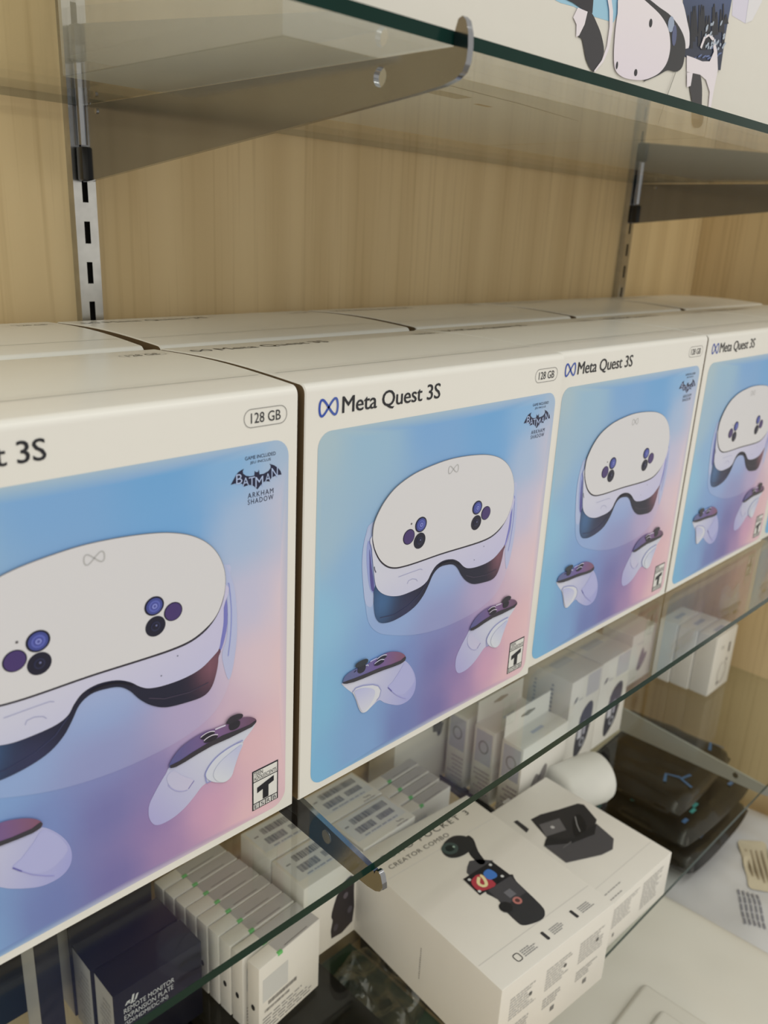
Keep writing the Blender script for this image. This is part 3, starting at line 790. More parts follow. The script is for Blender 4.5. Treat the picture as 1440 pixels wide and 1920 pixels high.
uc2 = thing('white_carton', (UX1 + 0.003, UY + 0.001, ZU))
from_bm('carton', box_bm(0, 0.42, 0, 0.20, 0, 0.28, 0.0012), 'white_carton', uc2, 40)
a = Art(front())
def fw(pts): return [(lambda p: (p.x - UX1 - 0.003, p.z - ZU))(on(q, 1, UY + 0.001)) for q in zpx(1040, 0, 400 / 1440, pts)]
a.poly(fw([(1205, -80), (1420, -80), (1395, 15), (1330, 140), (1285, 158), (1195, 105)]), A(212, 204, 212), 0)
a.poly(fw([(1320, -80), (1420, -80), (1395, 15), (1330, 140), (1285, 158)]), A(222, 216, 222), 1)
a.build('corner_label', uc2)
tag(uc2, 'plain white carton with a pale lilac corner label beside the forest-scenery carton', 'box')

# ------------------------------------------------------------------ lower shelf: small cartons
def carton(name, x, y, w, dpt, h, label, group=None, rot=0.0, mats='white_carton', z=ZL, bev=0.0008, cat='box', body='carton'):
    root = thing(name, (x, y, z), rot)
    from_bm(body, box_bm(0, w, 0, dpt, 0, h, bev), mats, root, 40)
    return tag(root, label, cat, group)
def local(root, P):
    v = Vector(P) - root.location; a = -root.rotation_euler.z
    return (v.x * math.cos(a) - v.y * math.sin(a), v.x * math.sin(a) + v.y * math.cos(a), v.z)
def top_uv(root, pts, z, ox, oy, s):
    return [local(root, on(q, 2, z))[:2] for q in zpx(ox, oy, s, pts)]

# handheld camera carton
oh = 0.086
oc = carton('camera_carton', 0.1715, -0.0395, 0.1445, 0.181, oh, 'white carton with a picture of a handheld gimbal camera and colourful screen', rot=-0.085, bev=0.0012)
def to(pts): return top_uv(oc, pts, ZL + oh, 800, 1440, 1 / 3)
a = Art(top(oh))
a.poly(to([(235, 470), (225, 385), (262, 400), (290, 470), (330, 530), (300, 545), (262, 510)]), A(36, 36, 38), 2, smooth=3)
a.poly(to([(85, 462), (100, 420), (150, 385), (215, 385), (255, 410), (262, 450), (235, 475), (190, 500), (140, 507), (103, 492)]), A(42, 43, 44), 3, smooth=3)
P = to([(130, 455), (165, 455), (130, 420)])
a.ellipse(*P[0], 0.0085, 0.0075, 0, A(64, 78, 74), 4, 18); a.ellipse(*P[0], 0.0045, 0.0040, 0, A(30, 40, 38), 5, 16); a.ellipse(*to([(152, 447)])[0], 0.0012, 0.0012, 0, A(170, 190, 170), 6, 10)
a.poly(to([(228, 560), (240, 525), (300, 515), (375, 522), (330, 560), (245, 610), (225, 590)]), A(74, 72, 74), 2)
a.poly(to([(330, 690), (470, 600), (505, 640), (640, 770), (665, 815), (652, 850), (600, 875), (540, 886), (500, 860), (440, 800), (400, 740)]), A(50, 50, 52), 2, smooth=3)
a.poly(to([(345, 690), (470, 610), (510, 650), (560, 700), (440, 780), (400, 740)]), A(72, 70, 72), 2.5)
a.poly(to([(205, 627), (365, 525), (472, 605), (300, 718)]), A(30, 30, 34), 3)
a.poly(to([(250, 640), (300, 600), (390, 655), (330, 690), (285, 690)]), A(178, 62, 72), 4, smooth=3)
a.poly(to([(318, 598), (345, 572), (385, 590), (395, 615), (350, 632)]), A(70, 120, 190), 5, smooth=3)
a.ribbon(catmull(to([(300, 608), (325, 630), (335, 660), (315, 668), (290, 650)]), 3), 0.003, A(232, 214, 160), 6)
for q in ((358, 548), (425, 612), (297, 697), (240, 632)): a.ellipse(*to([q])[0], 0.0016, 0.0016, 0, A(210, 208, 200), 5, 8)
a.ellipse(*to([(445, 785)])[0], 0.006, 0.006, 0, A(34, 34, 36), 4, 16)
a.ellipse(*to([(510, 748)])[0], 0.0042, 0.0042, 0, A(188, 120, 110), 4, 16); a.ellipse(*to([(510, 748)])[0], 0.0022, 0.0022, 0, A(90, 60, 58), 5, 12)
a.rect(*local(oc, on((800 + 470 / 3, 1440 + 735 / 3), 2, ZL + oh))[:2], *[v + 0.008 for v in local(oc, on((800 + 470 / 3, 1440 + 735 / 3), 2, ZL + oh))[:2]], A(112, 110, 112), 4)
a.build('camera_picture', oc)
a = Art(top(oh))
p0 = local(oc, on((741, 1597), 2, ZL + oh)); p1 = local(oc, on((860, 1546), 2, ZL + oh))
a.text('OSMO POCKET 3', 0.014, 0.1585, 0.126, 0.1655, A(60, 58, 54), 1, spacing=1.3)
a.text('CREATOR COMBO', 0.014, 0.1475, 0.088, 0.1525, A(92, 88, 82), 1, spacing=1.1)
a.build('title_lettering', oc); a = Art(top(oh))
a.rect(0.004, 0.1395, 0.1415, 0.1402, A(210, 203, 190), 0); a.build('thin_line', oc); a = Art(top(oh))  # thin beige lines across the carton top
a.rect(0.002, 0.0265, 0.1425, 0.0272, A(206, 199, 186), 0); a.build('thin_line', oc); a = Art(top(oh))
for k, xx in enumerate((0.030, 0.066, 0.104)):
    if k == 0: a.ribbon(rrect_pts(xx, 0.010, xx + 0.006, 0.017, 0.002), 0.0009, A(80, 76, 72), 1, closed=True)
    else: a.rrect(xx, 0.0095, xx + 0.0032, 0.0185, 0.001, A(60, 58, 58), 1)
    a.dashes(xx + 0.0085, 0.0100, xx + 0.025, 0.0175, 4, A(150, 146, 140), 1, seed=k)
a.build('feature_icons', oc)
a = Art(front())
for k in range(3):
    x = 0.012 + k * 0.044
    a.dashes(x, 0.046, x + 0.034, 0.070, 8, A(184, 178, 166), 1, seed=20 + k)
    a.dashes(x, 0.026, x + 0.030, 0.038, 4, A(176, 170, 158), 1, seed=30 + k)
    a.rect(x + 0.012, 0.016, x + 0.017, 0.021, A(110, 106, 100), 1)
    a.ellipse(x + 0.025, 0.058, 0.002, 0.002, 0, A(80, 78, 74), 2, 10)
a.build('small_print', oc)
a = Art(left())
a.dashes(0.088, 0.020, 0.0895, 0.055, 14, A(120, 114, 106), 1, fill=0.6, seed=3)
a.build('side_print', oc)

# microphone carton
mh = 0.053
mc = carton('microphone_carton', 0.3200, -0.0360, 0.1335, 0.156, mh, 'flat white carton with a picture of an open black charging case', rot=-0.035, bev=0.0012)
def tm(pts): return top_uv(mc, pts, ZL + mh, 800, 1440, 1 / 3)
a = Art(top(mh))
a.poly(tm([(585, 290), (640, 262), (740, 235), (850, 200), (885, 207), (957, 292), (945, 330), (900, 380), (830, 410), (690, 410), (650, 365)]), A(44, 42, 42), 1)
a.poly(tm([(632, 320), (745, 285), (785, 350), (670, 388)]), A(98, 94, 92), 2)
a.ellipse(*tm([(708, 335)])[0], 0.0022, 0.0022, 0, A(190, 184, 176), 3, 12)
a.poly(tm([(820, 290), (860, 262), (900, 330), (870, 390), (830, 380)]), A(26, 25, 26), 2, smooth=3)
a.ribbon(tm([(835, 275), (845, 320), (862, 360)]), 0.001, A(150, 146, 140), 3)
a.poly(tm([(660, 440), (672, 398), (830, 398), (955, 315), (1052, 400), (1046, 460), (985, 490), (785, 535)]), A(78, 75, 75), 4)
a.poly(tm([(660, 440), (672, 398), (830, 398), (955, 315), (945, 375), (820, 425)]), A(36, 35, 36), 5)
a.rect(*tm([(770, 455)])[0], *[q + e for q, e in zip(tm([(770, 455)])[0], (0.014, 0.0012))], A(104, 100, 98), 6)
a.poly(tm([(488, 303), (510, 294), (576, 345), (562, 365)]), A(48, 46, 46), 1)
a.build('case_picture', mc)
a = Art(top(mh))
t0 = tm([(380, 245), (520, 165)])
a.rrect(t0[0][0], t0[0][1], t0[0][0] + 0.0018, t0[0][1] + 0.0075, 0.0005, A(60, 58, 56), 1)
a.text('MIC', t0[0][0] + 0.0035, t0[0][1] + 0.0005, t0[0][0] + 0.0150, t0[0][1] + 0.0068, A(110, 104, 96), 1)
a.dashes(t0[0][0] + 0.018, t0[0][1] + 0.001, t0[0][0] + 0.034, t0[0][1] + 0.0068, 1, A(170, 164, 152), 1, seed=4)
a.build('title_lettering', mc); a = Art(top(mh)); a.rect(0.004, 0.0215, 0.1295, 0.0221, A(206, 199, 186), 0); a.build('thin_line', mc); a = Art(top(mh))
a.dashes(0.028, 0.0040, 0.052, 0.0062, 1, A(160, 154, 146), 1, seed=5); a.dashes(0.030, 0.0110, 0.060, 0.0130, 1, A(160, 154, 146), 1, seed=6)
a.build('feature_text', mc)
a = Art(front())
a.dashes(0.030, 0.022, 0.075, 0.046, 8, A(188, 182, 170), 1, seed=7); a.dashes(0.082, 0.012, 0.126, 0.046, 10, A(182, 176, 164), 1, seed=8)
a.rect(0.034, 0.010, 0.037, 0.014, A(120, 116, 108), 1)
a.build('small_print', mc)

# cartons with bar code labels on top
LB = {0: 'white carton with a bar code label on top, left of the rivet bracket', 1: 'white carton with a bar code label on top, behind the handheld camera carton'}
bh = 0.0877
def barcode_box(x, y, label, fr=False):
    c_ = carton('barcode_carton', x, y, 0.0700, 0.0455, bh, label, 'cartons with bar code labels', bev=0.0009)
    a = Art(top(bh))
    a.rect(0.003, 0.010, 0.067, 0.043, A(216, 214, 208), 0)
    a.barcode(0.016, 0.030, 0.062, 0.0385, A(84, 84, 96), 1, seed=3)
    a.barcode(0.012, 0.0165, 0.034, 0.0255, A(88, 90, 108), 1, seed=5)
    a.barcode(0.040, 0.0180, 0.060, 0.0255, A(96, 98, 112), 1, seed=6)
    a.dashes(0.006, 0.031, 0.013, 0.034, 1, A(110, 110, 112), 1, seed=1); a.dashes(0.014, 0.0115, 0.058, 0.0145, 1, A(160, 164, 176), 1, seed=2)
    a.build('barcode_label', c_)
    a = Art(top(bh)); a.ribbon(catmull([(0.050, 0.0072), (0.053, 0.0052), (0.056, 0.0060), (0.058, 0.0036)], 3)[:-3], 0.0008, A(96, 88, 84), 1)
    a.dashes(0.046, 0.0008, 0.066, 0.0030, 1, A(150, 140, 134), 1, seed=9)
    a.build('mark', c_)
    if fr:
        a = Art(front())
        a.poly([(0.034, 0.010), (0.060, 0.013), (0.0605, 0.048), (0.0600, 0.062), (0.056, 0.069), (0.047, 0.066), (0.039, 0.056), (0.0335, 0.040), (0.0335, 0.034), (0.035, 0.030)], A(40, 34, 38), 1, smooth=2)
        a.ellipse(0.050, 0.050, 0.003, 0.0035, 0, A(96, 88, 92), 2, 10); a.ellipse(0.056, 0.030, 0.003, 0.004, 0, A(80, 74, 80), 2, 10); a.ellipse(0.039, 0.020, 0.003, 0.004, 0, A(70, 64, 70), 2, 10)
        a.build('product_picture', c_)
    return c_
barcode_box(0.1237, 0.1385, 'carton with bar code label on top and dark gadget picture on its front', True)
barcode_box(0.1237, 0.1860, 'bar code carton standing right behind the dark gadget picture carton')
barcode_box(0.1960, 0.1400, 'bar code carton right of the rivet bracket, touching the gimbal camera carton')
barcode_box(0.1965, 0.1870, 'bar code carton right of the rivet bracket, rear one of its pair')

# thin white cartons standing in a row
th_ = 0.0745
def thin_box(label, group):
    c_ = carton('thin_carton', 0, 0, 0.0695, 0.0138, th_, label, group, bev=0.0007)
    a = Art(top(th_))
    a.rect(0.022, 0.0008, 0.069, 0.0130, A(178, 172, 164), 0)
    a.rect(0.030, 0.0022, 0.056, 0.0030, A(128, 122, 116), 1)
    a.build('top_label', c_)
    a = Art(front())
    a.rect(0.004, 0.036, 0.032, 0.060, A(200, 196, 186), 0)
    a.barcode(0.010, 0.030, 0.042, 0.034, A(110, 104, 98), 1, seed=4); a.barcode(0.006, 0.024, 0.034, 0.027, A(120, 114, 108), 1, seed=8)
    a.dashes(0.004, 0.004, 0.066, 0.021, 5, A(140, 134, 128), 1, fill=0.35, seed=6)
    a.build('front_print', c_)
    a = Art(left()); a.ellipse(0.007, 0.030, 0.0022, 0.003, 0, A(44, 42, 42), 1, 10)
    a.build('side_mark', c_)
    # green sticker folded over the top front edge
    bm = box_bm(0.0205, 0.0255, -0.0005, 0.0022, th_ - 0.0022, th_ + 0.0005, 0.0003)
    from_bm('green_sticker', bm, 'green_dot', c_, 40)
    return c_
TL = 'thin white carton'
ORD = ['frontmost', 'second from the shelf edge', 'third from the shelf edge', 'fourth from the shelf edge', 'fifth from the shelf edge', 'sixth from the shelf edge', 'seventh from the shelf edge', 'eighth from the shelf edge', 'last before the wall']
TR_ = 'thin white carton with a green sticker standing between bar code cartons and boxes with hanging tabs'
tb = thin_box(TL, 'thin white cartons in a row')
rows = [(0.0530, 0.1080, 0.10), (0.0500, 0.1260, 0.05), (0.0490, 0.1420, 0.05), (0.0480, 0.1570, 0.05), (0.0468, 0.1720, 0.05), (0.0455, 0.1868, 0.05), (0.0440, 0.2015, 0.05), (0.0425, 0.2165, 0.05), (0.0410, 0.2312, 0.05)]
for i, (x, y, ro) in enumerate(rows):
    o = tb if i == 0 else copy_tree(tb)
    o.location = (x, y, ZL); o.rotation_euler = (0, 0, ro)
    tag(o, 'thin white carton, %s in the row beside the navy cartons' % ORD[i])
for i in range(4):
    o = copy_tree(tb); tag(o, 'thin white carton, %s in the row right of the bar code cartons' % ORD[i].replace(' from the shelf edge', ''), 'box', 'thin white cartons with green stickers')
    o.location = (0.2720 + 0.001 * i, 0.1560 + 0.0165 * i, ZL); o.rotation_euler = (0, 0, 0.03)

# navy cartons with grey ends
def navy_box(x, y, w, dpt, h, label, writing=False):
    c_ = carton('navy_carton', x, y, w, dpt, h, label, 'navy cartons with grey ends', mats='navy_carton', bev=0.0006)
    a = Art(left()); a.rect(0.0012, 0.001, dpt - 0.0012, h - 0.001, A(176, 172, 164), 0)
    if writing: a.dashes(0.006, 0.006, dpt - 0.006, h - 0.012, 12, A(150, 146, 140), 1, seed=3)
    a.build('grey_end', c_)
    return c_
nb = navy_box(-0.0430, 0.1600, 0.0768, 0.0312, 0.077, 'navy carton with REMOTE MONITOR EXPANSION PLATE lettering and a grey end', True)
a = Art(front())
wt = A(206, 204, 198)
a.text('REMOTE MONITOR', 0.0075, 0.0540, 0.0510, 0.0588, wt, 1)
a.text('EXPANSION PLATE', 0.0075, 0.0474, 0.0500, 0.0522, wt, 1)
a.text('(SDI/HDMI/DC-IN)', 0.0075, 0.0402, 0.0450, 0.0456, wt, 1)
for x0, x1, z0, z1 in ((0.0085, 0.0115, 0.0615, 0.0647), (0.0132, 0.0150, 0.0600, 0.0680), (0.0165, 0.0183, 0.0615, 0.0665)):
    a.poly([(x0, z0), (x1, z0), (x1 + 0.0020, z1), (x0 + 0.0020, z1)], wt, 1)
a.rect(0.0105, 0.0615, 0.0132, 0.0627, wt, 1); a.rect(0.0145, 0.0600, 0.0172, 0.0611, wt, 1)
a.build('lettering', nb)
navy_box(-0.0445, 0.1928, 0.0768, 0.0325, 0.077, 'navy carton with a grey end directly behind the lettered navy carton', True)
navy_box(-0.0455, 0.2275, 0.0740, 0.0300, 0.125, 'tall navy carton with a plain grey end behind the two shorter navy cartons')
navy_box(-0.0805, 0.2040, 0.0180, 0.0300, 0.125, 'narrow tall navy carton with a grey end, standing apart left of the others')

navy_box(-0.1900, 0.2585, 0.1430, 0.0200, 0.160, 'wide tall navy carton standing behind the narrow navy carton, mostly hidden')

# hanging-tab accessory cartons
def tab_box(y, label):
    w, dp, h = 0.088, 0.029, 0.0985
    c_ = carton('hang_tab_carton', 0.4236, y, w, dp, h, label, 'accessory cartons with hanging tabs')
    slot = [(w / 2 + 0.014 * math.cos(t) * (1 if abs(math.sin(t)) < 0.7 else 0.5), h + 0.016 + 0.0035 * math.sin(t)) for t in [2 * math.pi * k / 16 for k in range(16)]]
    V, F = triangulate([(0.001, h - 0.002), (w - 0.001, h - 0.002), (w - 0.001, h + 0.028), (0.001, h + 0.028)], holes=[slot])
    me = bpy.data.meshes.new('hang_tab')
    n = len(V)
    me.from_pydata([(u, dp - 0.0012, v) for u, v in V] + [(u, dp - 0.0004, v) for u, v in V], [], [list(t) for t in F] + [[i + n for i in t[::-1]] for t in F])
    me.update(); link_mesh('hang_tab', me, 'white_carton', c_)
    a = Art(left()); a.rect(0.003, 0.052, dp - 0.003, h - 0.004, A(186, 182, 184), 0)
    cx, cz = dp / 2, 0.074
    a.ribbon([(cx + 0.0062 * math.cos(t), cz + 0.0078 * math.sin(t)) for t in [2 * math.pi * k / 20 for k in range(20)]], 0.0018, A(128, 124, 124), 1, closed=True)
    a.dashes(0.003, 0.012, dp - 0.003, 0.046, 6, A(176, 162, 158), 1, fill=0.5, seed=int(y * 1000))
    a.build('end_label', c_)
    a = Art(top(h)); a.rect(0.034, 0.012, 0.056, 0.0165, A(176, 176, 182), 0); a.build('top_mark', c_)
    a = Art(front())
    for pts in ([(0.022, 0.040), (0.030, 0.052), (0.036, 0.049), (0.040, 0.040), (0.034, 0.034), (0.025, 0.034)], [(0.036, 0.044), (0.046, 0.058), (0.052, 0.055), (0.050, 0.042), (0.044, 0.037)]):
        a.poly(pts, A(130, 122, 116), 1, smooth=3)
    a.ellipse(0.038, 0.045, 0.004, 0.004, 0, A(96, 90, 88), 2, 12)
    a.build('product_picture', c_)
    return c_
tab_box(0.1260, 'front white accessory carton with a hanging tab and grey ring label on its end')
tab_box(0.1650, 'middle white accessory carton with a hanging tab and grey ring label on its end')
tab_box(0.2040, 'rear white accessory carton with a hanging tab and grey ring label on its end')

# carton with a dark camera picture behind
cb = carton('camera_carton', 0.3400, 0.2400, 0.106, 0.040, 0.150, 'upright white carton with a small dark camera picture at the back of the lower shelf')
a = Art(front())
a.poly([(0.062, 0.090), (0.075, 0.104), (0.079, 0.107), (0.079, 0.078), (0.083, 0.079), (0.079, 0.064), (0.074, 0.062), (0.071, 0.070), (0.064, 0.072)], A(84, 84, 90), 1)
a.build('camera_picture', cb)

# action camera cartons
def action_box(x, y, w, dp, h, label, pic=True):
    c_ = carton('action_camera_carton', x, y, w, dp, h, label, None)
    a = Art(front())
    a.rect(w * 0.52, h * 0.74, w * 0.96, h * 0.985, A(190, 184, 180), 0)
    a.poly([(w * .12, h * .74), (w * .20, h * .755), (w * .26, h * .80), (w * .20, h * .80), (w * .16, h * .78)], A(70, 68, 72), 1)
    a.dashes(w * .28, h * .75, w * .50, h * .775, 1, A(170, 164, 160), 1, seed=3)
    pts = [(.36, .10), (.44, .06), (.60, .12), (.72, .20), (.80, .34), (.84, .50), (.82, .62), (.70, .66), (.50, .60), (.42, .50), (.36, .36), (.34, .22)]
    a.poly([(w * u, h * v) for u, v in pts], A(58, 56, 62), 1, smooth=3)
    a.rect(w * .40, h * .28, w * .54, h * .42, A(190, 186, 186), 2); a.rect(w * .58, h * .30, w * .66, h * .46, A(160, 156, 162), 2)
    a.ellipse(w * .58, h * .22, w * .09, h * .055, 0, A(150, 148, 150), 3, 14); a.ellipse(w * .58, h * .22, w * .05, h * .03, 0, A(50, 48, 54), 4, 14)
    a.rect(w * .42, h * .50, w * .50, h * .54, A(46, 44, 50), 2)
    a.build('camera_picture', c_)
    a = Art(left()); a.dashes(dp * .35, h * .45, dp * .42, h * .92, 10, A(150, 150, 154), 0, seed=5); a.dashes(dp * .7, h * .55, dp * .76, h * .9, 8, A(160, 160, 164), 0, seed=6)
    a.build('side_print', c_)
    a = Art(top(h)); a.rect(w * .2, dp * .45, w * .75, dp * .62, A(196, 194, 190), 0); a.build('top_mark', c_)
    return c_
action_box(0.5450, 0.1458, 0.0680, 0.072, 0.126, 'upright white carton with a dark action camera picture next to the hanging-tab cartons')
action_box(0.6150, 0.1465, 0.0730, 0.072, 0.126, 'upright white carton with a dark action camera picture next to the empty glass')
pb = carton('gadget_carton', 0.7950, 0.1985, 0.0720, 0.050, 0.084, 'white carton with a small purple grey gadget picture set back on the lower shelf')
a = Art(front())
a.poly([(0.024, 0.022), (0.032, 0.018), (0.044, 0.028), (0.050, 0.040), (0.046, 0.046), (0.042, 0.042), (0.038, 0.054), (0.033, 0.052), (0.028, 0.040)], A(120, 108, 116), 1, smooth=2)
a.dashes(0.016, 0.064, 0.034, 0.068, 1, A(190, 184, 178), 1, seed=2)
a.build('gadget_picture', pb)

# cable cartons at the right end
for i in range(3):
    c_ = carton('cable_carton', 0.8640 - 0.003 * i, 0.1053 + 0.0292 * i, 0.0700, 0.0280, 0.096,
                ['white cable carton with a looped cable picture, front one of three', 'white cable carton, middle one of three beside the side panel', 'white cable carton, rear one of three beside the side panel'][i],
                'cable cartons at the end of the lower shelf')
    a = Art(front())
    a.ribbon([(0.038 + 0.013 * math.cos(t), 0.028 + 0.017 * math.sin(t)) for t in [2 * math.pi * (0.27 + 0.95 * k / 24) for k in range(24)]], 0.0016, A(150, 140, 128), 1)
    a.rect(0.026, 0.010, 0.031, 0.015, A(110, 102, 96), 2); a.rect(0.046, 0.044, 0.050, 0.049, A(110, 102, 96), 2)
    a.rect(0.048, 0.058, 0.0535, 0.074, A(96, 90, 88), 1); a.dashes(0.022, 0.070, 0.032, 0.076, 2, A(176, 168, 156), 1, seed=2)
    a.build('cable_picture', c_)
    a = Art(top(0.096)); a.rect(0.020, 0.010, 0.048, 0.017, A(172, 172, 174), 0); a.build('top_mark', c_)

# dark strip standing in for the shaded gap between the small cartons
dv = thing('shade_strip', (0.3990, 0.1000, ZL), -0.12)
from_bm('strip', box_bm(0, 0.0170, 0, 0.135, 0, 0.004, 0.0006), 'black_plastic', dv, 40)
from_bm('lip', box_bm(0, 0.0020, 0, 0.135, 0.004, 0.011, 0.0004), 'black_plastic', dv, 40)
tag(dv, 'black strip standing in for the shaded gap beside the hanging-tab cartons', 'shade strip')

# white roll behind the microphone carton
def revolve(name, prof, axis0, axis1, mats, parent=None, n=28):
    bm = bmesh.new(); A0 = Vector(axis0); ax = Vector(axis1) - A0
    q = ax.to_track_quat('Z', 'Y').to_matrix(); L_ = ax.length; rings = []
    for t, rad in prof:
        rings.append([bm.verts.new(A0 + q @ Vector((rad * math.cos(2 * math.pi * k / n), rad * math.sin(2 * math.pi * k / n), t * L_))) for k in range(n)])
    for i in range(len(rings) - 1):
        for k in range(n):
            j = (k + 1) % n; bm.faces.new([rings[i][k], rings[i][j], rings[i + 1][j], rings[i + 1][k]])
    bm.faces.new(rings[0][::-1]); bm.faces.new(rings[-1])
    return from_bm(name, bm, mats, parent, 50)
rl = revolve('wrapped_roll', [(0, 0.018), (0.03, 0.024), (0.1, 0.028), (0.85, 0.030), (0.94, 0.0285), (0.985, 0.024), (1.0, 0.015)], (0.4700, 0.1080, ZL + 0.0303), (0.5400, 0.0900, ZL + 0.0303), 'soft_white')
tag(rl, 'soft white wrapped roll lying behind the flat microphone carton', 'roll')

# ------------------------------------------------------------------ on the cabinet deck
def pillow(name, cx, cy, z0, lx, ly, lz, rot, mats, label, cat, seed, amp=0.004, freq=14, n=26, power=4.0, group=None, flat=0.6):
    root = thing(name, (cx, cy, z0), rot)
    bm = bmesh.new(); g = {}
    for s in (1, -1):
        for i in range(n + 1):
            for j in range(n + 1):
                u = -1 + 2 * i / n; v = -1 + 2 * j / n
                edge = (1 - abs(u) ** power) * (1 - abs(v) ** power)
                h = max(0, edge) ** flat
                x = u * lx / 2 * (1 - 0.05 * abs(v) ** 3); y = v * ly / 2 * (1 - 0.05 * abs(u) ** 3)
                nz = noise.noise(Vector((x * freq + seed, y * freq, s * 3.0))) * amp + noise.noise(Vector((x * freq * 3 + seed, y * freq * 2, 7))) * amp * 0.45
                z = lz / 2 + (lz / 2 * h + nz * min(1, h * 2)) if s > 0 else lz / 2 - (lz / 2 * h)
                if s < 0 and (i in (0, n) or j in (0, n)): g[(s, i, j)] = g[(1, i, j)]
                else: g[(s, i, j)] = bm.verts.new((x, y, max(z, 0.0)))
        for i in range(n):
            for j in range(n):
                q = [g[(s, i, j)], g[(s, i + 1, j)], g[(s, i + 1, j + 1)], g[(s, i, j + 1)]]
                bm.faces.new(q if s > 0 else q[::-1])
    o = from_bm('film_body', bm, mats, root, 60)
    tag(root, label, cat, group)
    def height(x, y):
        u = x / (lx / 2); v = y / (ly / 2)
        h = max(0, (1 - min(1, abs(u)) ** power) * (1 - min(1, abs(v)) ** power)) ** flat
        nz = noise.noise(Vector((x * freq + seed, y * freq, 3.0))) * amp + noise.noise(Vector((x * freq * 3 + seed, y * freq * 2, 7))) * amp * 0.45
        return lz / 2 + lz / 2 * h + nz * min(1, h * 2) + 0.0012
    return root, height

# white poly bag lying under everything
wb, hf = pillow('poly_bag', 0.800, -0.100, ZD, 0.350, 0.430, 0.038, 0.03, 'poly_bag', 'crumpled white poly bag with a cream sticker lying on the cabinet deck', 'bag', 3.0, amp=0.010, freq=11, n=34)
def turned(cx, cy, ang, pts):
    return [(cx + x * math.cos(ang) - y * math.sin(ang), cy + x * math.sin(ang) + y * math.cos(ang)) for x, y in pts]
a = Art(lambda u, v, o: (u, v, hf(u, v) + o))
for k in range(5):
    for q in range(5):
        x0 = -0.034 + q * 0.013; y0 = -0.012 + k * 0.006
        a.poly(turned(-0.062, 0.050, 0.51, [(x0, y0), (x0 + 0.011, y0), (x0 + 0.011, y0 + 0.0028), (x0, y0 + 0.0028)]), A(130, 128, 130), 1)
a.build('print_lines', wb)
a = Art(lambda u, v, o: (u, v, hf(u, v) + o + 0.0006))
a.poly(turned(0.028, 0.076, 0.51, rrect_pts(-0.052, -0.019, 0.052, 0.019, 0.006)), A(206, 192, 160), 1, step=0.007)
for k in range(4):
    a.poly(turned(0.028, 0.076, 0.51, [(-0.040 + 0.004 * k, -0.012 + k * 0.007), (0.034, -0.012 + k * 0.007), (0.034, -0.0095 + k * 0.007), (-0.040 + 0.004 * k, -0.0095 + k * 0.007)]), A(170, 152, 122), 4, step=0.007)
a.build('sticker', wb)

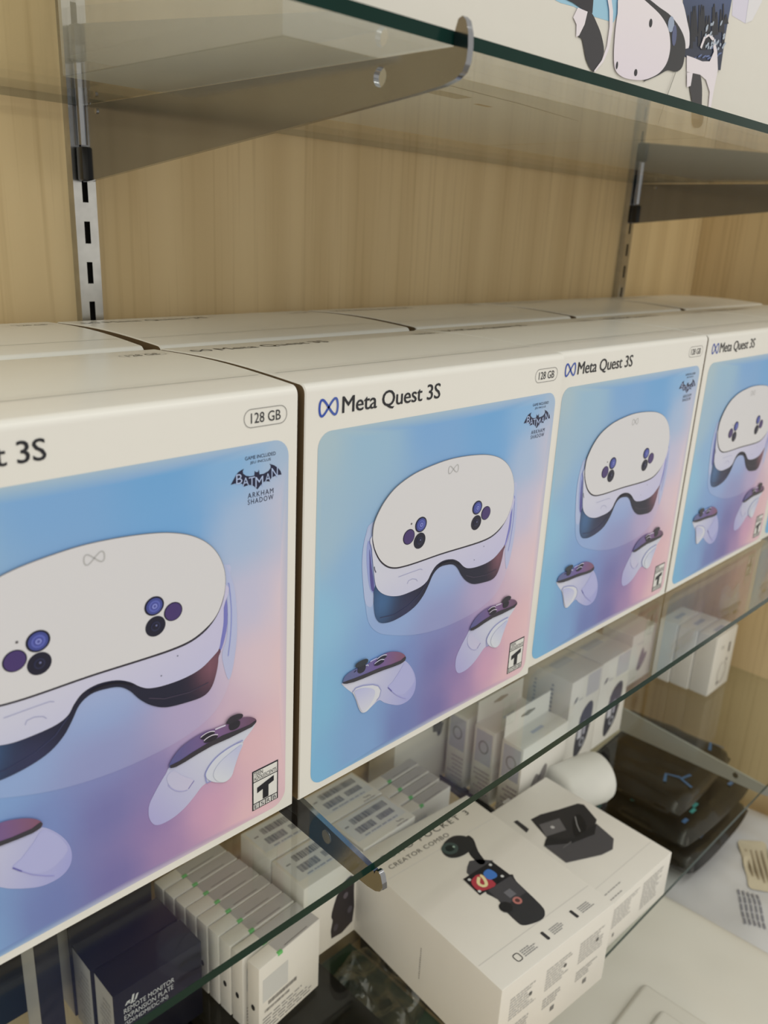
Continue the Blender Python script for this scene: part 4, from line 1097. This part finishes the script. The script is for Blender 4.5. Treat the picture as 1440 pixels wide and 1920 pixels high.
# black pouches, stacked
teal = A(70, 160, 150); blue = A(70, 110, 150)
for i, (cx, cy, z0, lx, ly, ro) in enumerate([(0.803, 0.128, ZD + 0.0455, 0.200, 0.220, 0.02), (0.798, 0.132, ZD + 0.087, 0.200, 0.212, -0.03), (0.785, 0.142, ZD + 0.1285, 0.190, 0.185, 0.05)]):
    p_, hp = pillow('black_pouch', cx, cy, z0, lx, ly, 0.034, ro, 'black_film', ['glossy black pouch at the bottom of the stack on the white bag', 'glossy black pouch with teal marks in the middle of the stack', 'glossy black pouch with blue angle marks and a cream strip on top of the stack'][i], 'pouch', 5.0 + i * 3, amp=0.0035, freq=20, n=26, power=9.0, flat=0.42, group='stacked black pouches')
    a = Art(lambda u, v, o: (u, v, hp(u, v) + o))
    rn = random.Random(i + 3)
    if i < 2:
        for k in range(7):
            s = rn.choice((-1, 1)); x = rn.uniform(-0.085, 0.085); y = -0.093 + rn.uniform(0, 0.02) if k < 4 else rn.uniform(-0.08, 0.05)
            if k >= 4: x = 0.088 * rn.choice((-1, 1))
            a.rect(x, y, x + 0.012, y + 0.005, teal if rn.random() < 0.7 else blue, 1)
    else:
        for x, y, s in ((-0.060, -0.05, 1), (0.020, -0.035, 1), (0.055, 0.0, -1), (-0.02, -0.07, -1), (0.06, -0.065, 1)):
            a.ribbon([(x, y), (x + 0.018 * s, y + 0.006), (x + 0.024 * s, y - 0.012)], 0.0045, blue, 1)
    a.build('marks', p_)
    if i == 2:
        from_bm('cream_strip', box_bm(-0.080, 0.045, 0.050, 0.066, 0.0365, 0.0385, 0.0005), 'cream_sticker', p_)

# big white wrapped pack in front
wp, hw = pillow('wrapped_pack', 0.462, -0.150, ZD, 0.320, 0.420, 0.105, 0.04, 'milk_plastic', 'large milky white plastic-wrapped pack on the cabinet deck below the camera carton', 'pack', 9.0, amp=0.0035, freq=9, n=44, power=22.0, flat=0.35)
from_bm('blister_tray', box_bm(-0.148, 0.002, -0.205, 0.115, 0.092, 0.1115, 0.007, 4), 'milk_plastic', wp, 60)
from_bm('blister_tray', box_bm(-0.120, -0.022, -0.190, 0.085, 0.105, 0.1180, 0.006, 4), 'milk_plastic', wp, 60)

# dark cartons and a clear bag on the deck, seen through the lower glass
dc = carton('black_carton', -0.120, 0.060, 0.330, 0.215, 0.120, 'large matt black carton with white line drawing on the deck under the lower shelf', mats='black_carton', z=ZD)
a = Art(front())
a.ribbon([(0.180, 0.09), (0.215, 0.10), (0.215, 0.03), (0.190, 0.03)], 0.001, A(170, 170, 165), 1); a.ribbon([(0.23, 0.105), (0.23, 0.02)], 0.001, A(170, 170, 165), 1)
a.build('line_drawing', dc)
a = Art(top(0.12)); a.rect(0.0, 0.0, 0.33, 0.006, A(16, 70, 44), 0); a.build('green_edge', dc)
gc = carton('green_folder', 0.222, 0.120, 0.090, 0.150, 0.030, 'dark green folder lying on the deck beside the large black carton', mats='green_card', z=ZD, cat='folder')
dk = carton('black_carton', 0.335, 0.075, 0.200, 0.200, 0.050, 'low black carton on the deck behind the white wrapped pack', mats='black_carton', z=ZD)
cbg, _ = pillow('clear_bag', 0.268, 0.180, ZD + 0.0305, 0.085, 0.110, 0.045, 0.3, 'film', 'crumpled clear plastic bag on the green folder', 'bag', 12.0, amp=0.016, freq=38, n=30)
